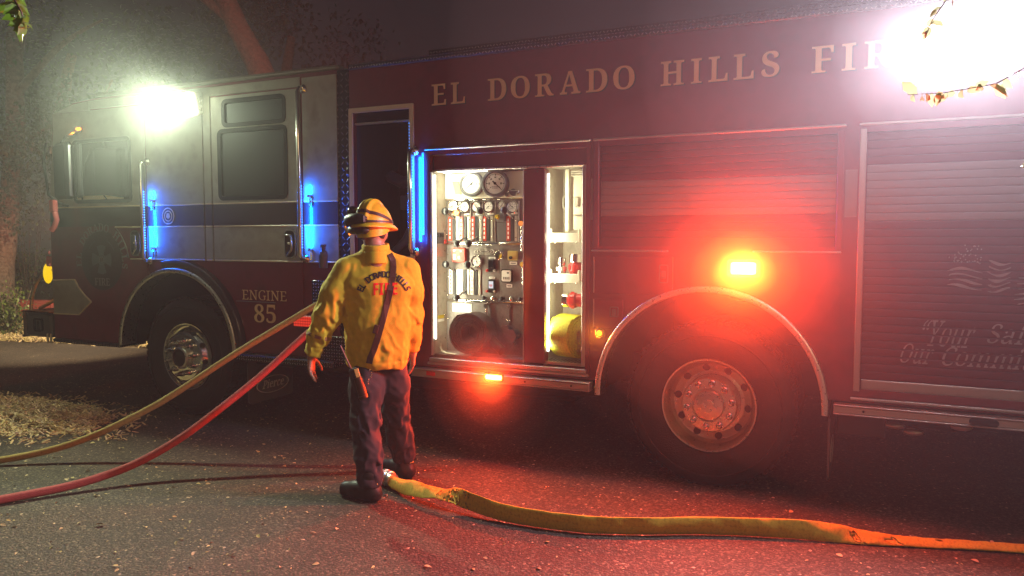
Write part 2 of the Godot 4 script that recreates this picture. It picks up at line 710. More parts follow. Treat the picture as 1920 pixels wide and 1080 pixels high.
# letters along an arc, their feet towards its centre
func write_arc(mb: MB, s: String, f: Font, c: Vector2, r: float, h: float, a0: float, a1: float, z: float, squash := Vector2.ONE, place = null, only := -1) -> void:
	for i in s.length():
		if s[i] == " " or (only >= 0 and only != i):
			continue
		var a := lerpf(a0, a1, float(i) / (s.length() - 1))
		var g := glyphs(s[i], f)
		var p: PackedVector2Array = g[0]
		var w: float = h * g[1]
		var e := Vector2(cos(a), sin(a))
		var t := Vector2(sin(a), -cos(a))
		for k in range(0, p.size(), 3):
			var q := PackedVector2Array()
			for m in 3:
				var u := p[k + m]
				q.append((e * (r + h * u.y) + t * (w * (u.x - 0.5))) * squash + c)
			laid(mb, q, z, place)


# one triangle of print, on a plane or laid on a surface in small pieces
func laid(mb: MB, q: PackedVector2Array, z: float, place, depth := 0) -> void:
	if place == null:
		mb.tri(Vector3(q[0].x, q[0].y, z), Vector3(q[1].x, q[1].y, z), Vector3(q[2].x, q[2].y, z), Vector3(0, 0, 1))
		return
	var far := 0
	var best := 0.0
	for i in 3:
		var l := q[i].distance_to(q[(i + 1) % 3])
		if l > best:
			best = l
			far = i
	if best > 0.010 and depth < 8:
		var a := q[far]
		var b := q[(far + 1) % 3]
		var c := q[(far + 2) % 3]
		var m := (a + b) * 0.5
		laid(mb, PackedVector2Array([a, m, c]), z, place, depth + 1)
		laid(mb, PackedVector2Array([m, b, c]), z, place, depth + 1)
		return
	mb.tri(place.call(q[0]), place.call(q[1]), place.call(q[2]), Vector3(0, 0, 1))


func _ready() -> void:
	rng.seed = 5
	var cam := Camera3D.new()
	cam.name = "camera"
	add_child(cam)
	cam.position = Vector3(0, 1.6, 4.878)
	cam.rotation = Vector3(-0.066171, 0.441776, 0)
	cam.fov = rad_to_deg(2.0 * atan(540.0 / 1431.86))
	cam.near = 0.05
	cam.far = 300.0
	cam.current = true
	var env := Environment.new()
	env.background_mode = Environment.BG_SKY
	var sky := Sky.new()
	var sm := ProceduralSkyMaterial.new()
	sm.sky_top_color = Color(0.006, 0.006, 0.008).linear_to_srgb()
	sm.sky_horizon_color = Color(0.014, 0.012, 0.012).linear_to_srgb()
	sm.ground_bottom_color = Color(0.004, 0.004, 0.004).linear_to_srgb()
	sm.ground_horizon_color = Color(0.014, 0.012, 0.012).linear_to_srgb()
	sky.sky_material = sm
	env.sky = sky
	env.tonemap_mode = Environment.TONE_MAPPER_LINEAR
	env.tonemap_exposure = 1.12
	env.fog_enabled = true
	env.fog_density = HAZE
	env.fog_light_color = Color(1, 1, 1)
	env.volumetric_fog_enabled = true
	env.volumetric_fog_density = 0.0
	env.sdfgi_enabled = true
	env.ssao_enabled = true
	env.ssil_enabled = true
	var we := WorldEnvironment.new()
	we.name = "environment"
	we.environment = env
	add_child(we)
	# faint warm light from the street behind the camera
	var sun := DirectionalLight3D.new()
	sun.name = "night_sky_light"
	sun.light_color = Color(1.0, 0.84, 0.62)
	sun.light_energy = 0.055
	sun.light_angular_distance = 12.0
	sun.shadow_enabled = true
	add_child(sun)
	sun.look_at_from_position(Vector3(1.6, 3.2, 6.0), Vector3(-2.6, 0.6, 0.0))

	serif = SystemFont.new()
	serif.font_names = PackedStringArray(["Droid Serif"])
	serif.font_weight = 700
	serif_plain = SystemFont.new()
	serif_plain.font_names = PackedStringArray(["Droid Serif"])
	sans = SystemFont.new()
	sans.font_names = PackedStringArray(["Droid Sans"])
	sans.font_weight = 700
	materials()

	ground()
	truck = thing("fire_truck", "maroon and white fire engine parked with its scene lamps and warning lights on", "fire engine", Vector3(-3.0, 0, -1.2))
	cab()
	wheels()
	body()
	pump_panel()
	pump_house()
	rails()
	lamps()
	undercarriage()
	stowed()
	hoses()
	firefighter()
	background()
	litter()
	mists()


func area(n: String, at: Vector3, to: Vector3, size: Vector2, color: Color, e: float) -> void:
	var l := AreaLight3D.new()
	l.name = n
	l.area_size = size
	l.area_normalize_energy = true
	l.area_range = 40.0
	l.area_attenuation = 2.0
	l.light_color = color
	l.light_energy = e
	l.shadow_enabled = true
	add_child(l, true)
	l.look_at_from_position(at, at + to, Vector3.UP if absf(to.normalized().y) < 0.9 else Vector3.RIGHT)


func omni(n: String, at: Vector3, size: float, color: Color, e: float) -> void:
	var l := OmniLight3D.new()
	l.name = n
	l.light_size = size
	l.omni_range = 40.0
	l.omni_attenuation = 2.0
	l.light_color = color
	l.light_energy = e
	l.shadow_enabled = true
	add_child(l, true)
	l.position = at


func spot(n: String, at: Vector3, to: Vector3, angle: float, color: Color, e: float) -> void:
	var l := SpotLight3D.new()
	l.name = n
	l.light_size = 0.06
	l.spot_range = 40.0
	l.spot_attenuation = 2.0
	l.spot_angle = angle
	l.spot_angle_attenuation = 0.9
	l.light_color = color.linear_to_srgb()
	l.light_energy = e
	l.shadow_enabled = true
	add_child(l, true)
	l.look_at_from_position(at, to)


func ground() -> void:
	var mb := MB.new()
	mb.quad(Vector3(-80, -0.004, -80), Vector3(80, -0.004, -80), Vector3(80, -0.004, 80), Vector3(-80, -0.004, 80), Vector3.UP)
	setting("ground", mb, M["dry soil"], "dry bare soil under trees beyond the asphalt")
	mb = MB.new()
	var tf := Transform3D(Basis(Vector3.RIGHT, -PI / 2))
	mb.prism(PackedVector2Array([Vector2(-10.0, -14), Vector2(14, -14), Vector2(14, 3.6), Vector2(-6.0, 3.1), Vector2(-9.3, 2.75), Vector2(-11.3, 2.55), Vector2(-16.0, 1.2), Vector2(-24.0, -1.5), Vector2(-24, -6.0)]), -0.003, 0.0, tf)
	setting("road", mb, M["asphalt"], "grey asphalt drive scattered with leaf litter under the engine")


# ------------------------------------------------------------------ the cab
const FA := Vector2(-5.615, 0.60)
const RA := Vector2(-0.943, 0.565)


func cab() -> void:
	# the shell: an outline with its wheel arch, through the width of the cab
	var o := PackedVector2Array([Vector2(-7.35, 0.60), Vector2(-7.36, 1.4), Vector2(-7.35, 1.9), Vector2(-7.27, 2.62), Vector2(-7.16, 2.80), Vector2(-6.95, 2.88), Vector2(-6.6, 2.905), Vector2(-3.82, 2.905), Vector2(-3.82, 0.62), Vector2(-4.905, 0.62)])
	o.append_array(arc_pts(FA, 0.71, 0.03, PI - 0.03, 28))
	o.append(Vector2(-6.33, 0.60))
	var mb := MB.new()
	mb.prism(o, -2.44, -0.014)
	tp("cab_shell", mb, M["maroon paint"])
	mb = MB.new()
	mb.box(Vector3(-5.25, 2.93, -1.22), Vector3(2.84, 0.05, 2.38), 0.02)
	tp("roof", mb, M["white paint"])
	# doors and side panels, each of three paint zones standing proud of the shell so that the gaps are real
	var spans := [["front_door", -7.335, -5.985], ["side_panel", -5.962, -5.268], ["side_panel", -5.252, -5.172], ["rear_door", -5.156, -4.192], ["side_panel", -4.166, -3.824]]
	for s in spans:
		var x0: float = s[1]
		var x1: float = s[2]
		var holes := []
		if s[0] == "front_door":
			holes = [[-6.955, 1.935, -6.168, 2.512]]
		elif s[0] == "rear_door":
			holes = [[-5.075, 1.925, -4.335, 2.505], [-5.02, 2.54, -4.345, 2.752]]
		mb = MB.new()
		var top := 2.79 if s[0] != "side_panel" else 2.87
		if s[0] == "front_door":
			skin(mb, -7.24, 1.895, x1, top, holes, -0.014, 0.0)
			mb.prism(PackedVector2Array([Vector2(x0, 1.895), Vector2(-7.24, 1.895), Vector2(-7.24, 2.64)]), -0.014, 0.0)
		else:
			skin(mb, x0, 1.895, x1, top, holes, -0.014, 0.0)
		var door := tp(s[0], mb, M["white paint"])
		for h in holes:
			mb = MB.new()
			mb.box(Vector3((h[0] + h[2]) / 2, (h[1] + h[3]) / 2, -0.012), Vector3(h[2] - h[0] - 0.002, h[3] - h[1] - 0.002, 0.006))
			tp("window_pane", mb, M["dark glass"], door)
			mb = MB.new()
			frame_ring(mb, h[0] - 0.012, h[1] - 0.012, h[2] + 0.012, h[3] + 0.012, 0.055, 0.034, -0.006, 0.006)
			tp("window_gasket", mb, M["black plastic"], door)
		mb = MB.new()
		mb.prism(PackedVector2Array([Vector2(x0, 1.703), Vector2(x1, 1.703), Vector2(x1, 1.882), Vector2(x0, 1.882)]), -0.014, -0.001)
		tp("dark_band", mb, M["band paint"], door)
		mb = MB.new()
		if s[0] == "front_door":
			var q := PackedVector2Array([Vector2(-5.985, 1.41), Vector2(-5.985, 1.687), Vector2(-6.42, 1.687)])
			q.append_array(arc_pts(Vector2(-6.70, 1.33), 0.465, 0.90, 0.175, 10))
			mb.prism(q, -0.014, -0.001)
		else:
			mb.prism(PackedVector2Array([Vector2(x0, 1.41), Vector2(x1, 1.41), Vector2(x1, 1.687), Vector2(x0, 1.687)]), -0.014, -0.001)
		tp("white_band", mb, M["white paint"], door)
		for y in [1.8885, 1.695, 1.402]:
			mb = MB.new()
			var a := x0 if s[0] != "front_door" or y > 1.75 else (-6.41 if y > 1.5 else -6.215)
			mb.box(Vector3((a + x1) / 2, y, -0.005), Vector3(x1 - a, 0.0135, 0.018), 0.004)
			tp("pinstripe", mb, M["pinstripe"], door)
		# the maroon lower part, cut round the fender
		mb = MB.new()
		var low := PackedVector2Array()
		if s[0] == "front_door":
			low = PackedVector2Array([Vector2(-7.335, 1.39), Vector2(-7.335, 0.615), Vector2(-6.365, 0.615)])
			low.append_array(arc_pts(FA, 0.75, PI - 0.03, PI * 0.5 + 0.515, 16))
			low.append(Vector2(-5.985, 1.39))
		elif s[0] == "rear_door":
			low = PackedVector2Array([Vector2(-4.192, 1.39), Vector2(-5.156, 1.39)])
			low.append_array(arc_pts(FA, 0.81, 0.965, 0.04, 16))
			low.append_array(PackedVector2Array([Vector2(-4.192, 0.632)]))
		elif x0 > -4.2:
			low = PackedVector2Array([Vector2(x0, 1.39), Vector2(x0, 0.632), Vector2(x1, 0.632), Vector2(x1, 1.39)])
		if low.size():
			mb.prism(low, -0.014, -0.002)
			tp("lower_panel", mb, M["maroon paint"], door)
		if s[0] == "front_door" or s[0] == "rear_door":
			var hx := -6.125 if s[0] == "front_door" else -4.305
			mb = MB.new()
			mb.prism(rounded(hx - 0.06, 1.43, hx + 0.06, 1.665, 0.045), -0.001, 0.004)
			var cup := tp("handle_plate", mb, M["black plastic"], door)
			mb = MB.new()
			frame_ring(mb, hx - 0.06, 1.43, hx + 0.06, 1.665, 0.045, 0.011, 0.004, 0.016)
			mb.tube(PackedVector3Array([Vector3(hx - 0.03, 1.62, 0.02), Vector3(hx + 0.03, 1.615, 0.035), Vector3(hx + 0.04, 1.55, 0.04), Vector3(hx + 0.035, 1.50, 0.035), Vector3(hx - 0.02, 1.455, 0.02)]), 0.011, 8)
			tp("door_handle", mb, M["chrome"], door)
			mb = MB.new()
			mb.box(Vector3(hx, 1.55, 0.012), Vector3(0.045, 0.018, 0.01), 0.003)
			tp("lock", mb, M["pinstripe"], door)
	mb = MB.new()
	mb.box(Vector3(-5.45, 2.842, -0.007), Vector3(2.52, 0.076, 0.014), 0.004)
	mb.prism(PackedVector2Array([Vector2(-7.24, 2.795), Vector2(-6.712, 2.795), Vector2(-6.712, 2.88), Vector2(-6.95, 2.862), Vector2(-7.14, 2.815)]), -0.014, -0.001)
	tp("cornice", mb, M["white paint"])
	# the pale arrow of paint at the front corner
	mb = MB.new()
	var fin := PackedVector2Array([Vector2(-7.335, 1.178), Vector2(-7.335, 0.848), Vector2(-6.955, 0.852), Vector2(-6.772, 0.982), Vector2(-6.87, 1.05), Vector2(-6.95, 1.12), Vector2(-7.0, 1.19)])
	mb.prism(fin, -0.003, 0.001)
	tp("corner_flash", mb, M["white paint"])
	mb = MB.new()
	for i in 6:
		var a := Vector3(fin[i + 1].x, fin[i + 1].y, 0.002)
		var b := Vector3(fin[(i + 2) % 7].x, fin[(i + 2) % 7].y, 0.002)
		if i != 5:
			mb.cyl(a, b, 0.007, 0.007, 6)
	mb.cyl(Vector3(-7.335, 1.178, 0.002), Vector3(-7.0, 1.19, 0.002), 0.008, 0.008, 6)
	tp("flash_outline", mb, M["pinstripe"])
	# the door's round emblem and its lettering
	mb = MB.new()
	mb.prism(arc_pts(Vector2(-6.605, 1.385), 0.285, 0.0, TAU * 0.98, 40), -0.002, 0.0012)
	tp("emblem_disc", mb, M["emblem paint"])
	for i in 15:
		if "EL DORADO HILLS"[i] == " ":
			continue
		mb = MB.new()
		write_arc(mb, "EL DORADO HILLS", serif, Vector2(-6.605, 1.372), 0.285, 0.074, 3.22, -0.12, 0.003, Vector2.ONE, null, i)
		tp("letter", mb, M["faint print"])
	mb = MB.new()
	write_at(mb, "FIRE", serif, -6.71, 1.145, -6.50, 1.215, 0.003)
	tp("door_word", mb, M["faint print"])
	mb = MB.new()
	for k in 4:   # a cross of four flared arms
		var b := Basis(Vector3(0, 0, 1), k * PI / 2)
		mb.prism(PackedVector2Array([Vector2(-0.02, 0.02), Vector2(0.02, 0.02), Vector2(0.062, 0.125), Vector2(0.0, 0.140), Vector2(-0.062, 0.125)]), 0.0, 0.0015, Transform3D(b, Vector3(-6.605, 1.39, 0.0016)))
	mb.ring(Vector2(-6.605, 1.39), 0.044, 0.056, 0, TAU, 0.001, 0.0045, 24)
	mb.ring(Vector2(-6.605, 1.385), 0.195, 0.205, 0.5, 1.1, 0.001, 0.003, 12)
	mb.ring(Vector2(-6.605, 1.385), 0.195, 0.205, 2.0, 2.6, 0.001, 0.003, 12)
	tp("emblem_cross", mb, M["grey plastic"])
	mb = MB.new()
	write_at(mb, "FD", serif, -6.638, 1.365, -6.572, 1.415, 0.0055)
	tp("emblem_letters", mb, M["faint print"])
	mb = MB.new()
	write_at(mb, "ENGINE", serif_plain, -4.845, 1.074, -4.36, 1.158, 0.003)
	tp("unit_word", mb, M["gold leaf"])
	mb = MB.new()
	write_at(mb, "85", serif, -4.715, 0.885, -4.478, 1.040, 0.003)
	tp("unit_number", mb, M["gold leaf"])
	mb = MB.new()
	mb.ring(Vector2(-5.705, 1.79), 0.066, 0.076, 0, TAU, -0.001, 0.003, 28)
	mb.ring(Vector2(-5.705, 1.79), 0.040, 0.050, 0, TAU, -0.001, 0.003, 24)
	mb.prism(PackedVector2Array([Vector2(-5.73, 1.78), Vector2(-5.705, 1.765), Vector2(-5.68, 1.78), Vector2(-5.69, 1.815), Vector2(-5.72, 1.815)]), -0.001, 0.003)
	tp("round_badge", mb, M["pinstripe"])
	# small grey hatch lines on the rear door, as thin trim
	mb = MB.new()
	mb.box(Vector3(-4.70, 1.058, 0.0), Vector3(0.44, 0.006, 0.006), 0.002)
	tp("trim_line", mb, M["faint print"])
	# fenders
	mb = MB.new()
	mb.ring(FA, 0.688, 0.728, 0.0, PI, -0.10, 0.055)
	tp("fender_trim", mb, M["polished aluminium"])
	mb = MB.new()
	mb.ring(FA, 0.730, 0.800, 0.0, 1.75, -0.02, 0.048)
	tp("rubber_fender", mb, M["band paint"])
	mb = MB.new()
	mb.ring(FA, 0.705, 0.715, 0.0, PI, -0.9, -0.10, 30)
	tp("wheel_well", mb, M["underbody"])
	# steps and the bottom edge
	mb = MB.new()
	mb.box(Vector3(-6.86, 0.583, -0.13), Vector3(0.97, 0.035, 0.30), 0.008)
	tp("front_step", mb, M["treadplate"])
	mb = MB.new()
	mb.box(Vector3(-4.36, 0.587, -0.08), Vector3(1.02, 0.055, 0.30), 0.008)
	tp("rear_step", mb, M["treadplate"])
	mb = MB.new()
	mb.box(Vector3(-3.985, 1.08, 0.002), Vector3(0.22, 0.35, 0.008), 0.003)
	tp("kick_plate", mb, M["treadplate"])
	mb = MB.new()
	mb.box(Vector3(-3.78, 0.70, 0.004), Vector3(0.60, 0.22, 0.008), 0.003)
	tp("lower_kick_plate", mb, M["treadplate"])
	# the bracketed extinguisher-like horn on the cab's rear panel
	mb = MB.new()
	mb.lathe([Vector2(0.0, 0.0), Vector2(0.034, 0.0), Vector2(0.036, 0.10), Vector2(0.03, 0.125), Vector2(0.018, 0.14), Vector2(0.018, 0.165), Vector2(0.026, 0.17), Vector2(0.026, 0.185), Vector2(0.0, 0.185)], Vector3(-3.935, 1.36, 0.05), Basis(Vector3.RIGHT, -PI / 2), 16)
	tp("latch_housing", mb, M["grey plastic"])
	# the front: bumper with its tread top, side pocket and curved pipe
	mb = MB.new()
	mb.box(Vector3(-7.745, 0.70, -1.22), Vector3(0.40, 0.245, 2.24), 0.02)
	var bumper := tp("bumper", mb, M["grey plastic"])
	mb = MB.new()
	mb.box(Vector3(-7.75, 0.835, -1.22), Vector3(0.44, 0.02, 2.28), 0.006)
	tp("bumper_top", mb, M["treadplate"], bumper)
	mb = MB.new()
	frame_ring(mb, -7.80, 0.635, -7.66, 0.775, 0.03, 0.018, -0.102, -0.085)
	mb.box(Vector3(-7.73, 0.70, -0.09), Vector3(0.03, 0.10, 0.02), 0.006)
	tp("pocket_handle", mb, M["black plastic"], bumper)
	mb = MB.new()
	mb.cyl(Vector3(-7.93, 0.59, -0.09), Vector3(-7.93, 0.83, -0.09), 0.022)
	mb.cyl(Vector3(-7.93, 0.575, -0.09), Vector3(-7.93, 0.60, -0.09), 0.034)
	tp("bumper_post", mb, M["grey plastic"], bumper)
	mb = MB.new()
	for x in [-7.56, -7.51]:
		mb.box(Vector3(x, 0.58, -0.075), Vector3(0.02, 0.09, 0.02), 0.005)
	tp("corner_marker", mb, M["bracket white"], bumper)
	mb = MB.new()
	var pipe := PackedVector3Array()
	for i in 15:
		var t := i / 14.0
		pipe.append(Vector3(-7.54 - 0.40 * sin(t * PI / 2), 0.83 + 0.44 * cos(t * PI / 2), -0.16))
	mb.tube(pipe, 0.016, 8)
	tp("front_guard_rail", mb, M["polished aluminium"], bumper)
	mb = MB.new()
	mb.cyl(Vector3(-7.86, 0.86, -0.2), Vector3(-7.5, 1.0, -0.2), 0.018)
	tp("guard_brace", mb, M["satin aluminium"], bumper)
	mb = MB.new()
	mb.ball(Vector3(-7.60, 1.235, -0.13), Vector3(0.028, 0.105, 0.05), 10, 7)
	tp("turn_signal_lamp", mb, M["yellow turn glow"], bumper)
	area("turn_signal_light", Vector3(-7.62, 1.12, -0.10), Vector3(-0.25, -1, 0), Vector2(0.05, 0.05), Color(1.0, 0.30, 0.02).linear_to_srgb(), 0.1)
	mb = MB.new()
	mb.box(Vector3(-7.46, 1.36, -0.10), Vector3(0.10, 0.10, 0.10), 0.01)
	tp("side_marker", mb, M["pink lens"], bumper)
	mb = MB.new()
	mb.box(Vector3(-7.43, 1.36, -0.30), Vector3(0.14, 1.0, 0.30), 0.03)
	tp("front_corner", mb, M["maroon paint"])
	for y in [1.33, 1.45]:
		mb = MB.new()
		mb.ball(Vector3(-7.37, y, 0.0), Vector3(0.012, 0.02, 0.012), 8, 6)
		tp("corner_stud", mb, M["pink lens"])
	# the mirror on its arm
	mb = MB.new()
	mb.box(Vector3(-6.78, 2.21, 0.22), Vector3(0.30, 0.52, 0.09), 0.03, Basis(Vector3.UP, -0.25))
	var mirror := tp("mirror", mb, M["black plastic"])
	mb = MB.new()
	mb.box(Vector3(-6.57, 2.21, 0.22), Vector3(0.05, 0.50, 0.05), 0.015)
	mb.tube(PackedVector3Array([Vector3(-7.02, 2.48, 0.22), Vector3(-7.10, 2.30, 0.2), Vector3(-7.12, 2.0, 0.15), Vector3(-7.10, 1.93, 0.06), Vector3(-7.05, 1.90, 0.0)]), 0.012, 8)
	mb.tube(PackedVector3Array([Vector3(-6.8, 2.47, 0.22), Vector3(-6.8, 2.53, 0.18), Vector3(-6.9, 2.60, 0.0)]), 0.014, 8)
	tp("mirror_arm", mb, M["black plastic"], mirror)
	mb = MB.new()
	mb.box(Vector3(-7.13, 1.90, 0.10), Vector3(0.08, 0.12, 0.05), 0.012)
	mb.tube(PackedVector3Array([Vector3(-7.11, 1.84, 0.10), Vector3(-7.09, 1.77, 0.10), Vector3(-7.13, 1.70, 0.10), Vector3(-7.17, 1.67, 0.10)]), 0.026, 8)
	tp("mirror_bracket", mb, M["pink lens"], mirror)
	# pale trim seen at the foot of the front window
	mb = MB.new()
	mb.prism(PackedVector2Array([Vector2(-6.935, 1.995), Vector2(-6.925, 1.935), Vector2(-6.88, 1.935), Vector2(-6.87, 1.995)]), -0.009, -0.007)
	mb.prism(PackedVector2Array([Vector2(-6.845, 1.995), Vector2(-6.845, 1.94), Vector2(-6.62, 1.94), Vector2(-6.55, 1.92), Vector2(-6.50, 1.925), Vector2(-6.57, 1.995)]), -0.009, -0.007)
	mb.prism(PackedVector2Array([Vector2(-6.54, 1.995), Vector2(-6.49, 1.945), Vector2(-6.35, 1.925), Vector2(-6.28, 1.965)]), -0.009, -0.007)
	tp("window_trim", mb, M["pinstripe"])


# ------------------------------------------------------------------ wheels
func wheels() -> void:
	for s in [[Vector3(-5.544, 0.532, -0.03), true], [Vector3(-0.929, 0.525, -0.03), false]]:
		var c: Vector3 = s[0]
		var front: bool = s[1]
		var mb := MB.new()
		var tyre := [Vector2(0.296, -0.30), Vector2(0.40, -0.325), Vector2(0.50, -0.30), Vector2(0.527, -0.26), Vector2(0.531, -0.20), Vector2(0.531, -0.07), Vector2(0.525, -0.025), Vector2(0.502, 0.012), Vector2(0.46, 0.030), Vector2(0.40, 0.034), Vector2(0.34, 0.022), Vector2(0.312, 0.004), Vector2(0.296, -0.012)]
		mb.lathe(tyre, c, Basis(), 64, true)
		if not front:
			mb.lathe(tyre, c + Vector3(0, 0, -0.36), Basis(), 48, true)
		for k in 60:   # tread blocks
			var a := TAU * k / 60
			var b := Basis(Vector3(0, 0, 1), a)
			for z in [-0.045, -0.135, -0.225]:
				mb.box(c + b * Vector3(0.5315, 0.0, z), Vector3(0.014, 0.040, 0.072), 0.0, b)
		mb.lathe([Vector2(0.445, 0.031), Vector2(0.452, 0.036), Vector2(0.459, 0.030)], c, Basis(), 64)
		var w := tp("wheel", mb, M["rubber"])
		mb = MB.new()
		if front:
			mb.lathe([Vector2(0.296, -0.10), Vector2(0.302, 0.0), Vector2(0.299, 0.008), Vector2(0.290, 0.006), Vector2(0.276, -0.030), Vector2(0.262, -0.034), Vector2(0.246, 0.0), Vector2(0.226, 0.038), Vector2(0.205, 0.048), Vector2(0.125, 0.050), Vector2(0.105, 0.052), Vector2(0.09, 0.052)], c, Basis(), 64, false)
		else:
			mb.lathe([Vector2(0.296, -0.10), Vector2(0.302, 0.0), Vector2(0.299, 0.008), Vector2(0.291, 0.006), Vector2(0.279, -0.03), Vector2(0.268, -0.10), Vector2(0.25, -0.128), Vector2(0.205, -0.150), Vector2(0.18, -0.152)], c, Basis(), 64, false)
		tp("rim", mb, M["chrome"] if front else M["polished aluminium"], w)
		mb = MB.new()
		if front:
			mb.lathe([Vector2(0.098, 0.05), Vector2(0.098, 0.085), Vector2(0.092, 0.094), Vector2(0.078, 0.098)], c, Basis(), 40)
		else:
			mb.lathe([Vector2(0.178, -0.16), Vector2(0.178, -0.030), Vector2(0.170, -0.018), Vector2(0.112, -0.018), Vector2(0.112, -0.03), Vector2(0.10, -0.03), Vector2(0.10, 0.0), Vector2(0.092, 0.012), Vector2(0.04, 0.018), Vector2(0.04, 0.028), Vector2(0.0, 0.028)], c, Basis(), 48)
		tp("hub", mb, M["polished aluminium"], w)
		if front:
			mb = MB.new()
			mb.lathe([Vector2(0.078, 0.098), Vector2(0.074, 0.088), Vector2(0.0, 0.086)], c, Basis(), 32)
			tp("hub_cap", mb, M["ink"], w)
		var nut := MB.new()
		if front:
			nut.lathe([Vector2(0.027, 0.0), Vector2(0.026, 0.014), Vector2(0.018, 0.035), Vector2(0.015, 0.07), Vector2(0.0, 0.085)], Vector3.ZERO, Basis(), 6)
		else:
			nut.lathe([Vector2(0.022, 0.0), Vector2(0.022, 0.012), Vector2(0.017, 0.016), Vector2(0.016, 0.032), Vector2(0.009, 0.042), Vector2(0.0, 0.044)], Vector3.ZERO, Basis(), 12)
		var nm := nut.done()
		var hole := MB.new()
		hole.lathe([Vector2(0.0245, -0.004), Vector2(0.0245, 0.003), Vector2(0.019, 0.0035), Vector2(0.0, 0.003)], Vector3.ZERO, Basis(), 16)
		var hm := hole.done()
		for k in 10:
			var a := TAU * (k + 0.3) / 10
			var r := 0.150 if front else 0.143
			part("lug_nut", nm, M["chrome"], w, c + Vector3(cos(a) * r, sin(a) * r, 0.048 if front else -0.019))
			var a2 := a + PI / 10
			var hr := 0.237 if front else 0.228
			var h := part("hand_hole", hm, M["ink"], w, c + Vector3(cos(a2) * hr, sin(a2) * hr, 0.021 if front else -0.139))
			h.basis = Basis(Vector3(0, 0, 1), a2) * Basis(Vector3.UP, 1.05 if front else -0.44)
	# wheels on the far side
	for c in [Vector3(-5.544, 0.532, -2.14), Vector3(-0.929, 0.525, -2.14)]:
		var mb := MB.new()
		mb.lathe([Vector2(0.0, -0.3), Vector2(0.5, -0.30), Vector2(0.531, -0.26), Vector2(0.531, 0.0), Vector2(0.5, 0.03), Vector2(0.3, 0.03), Vector2(0.0, -0.05)], c, Basis(), 40)
		tp("wheel", mb, M["rubber"])


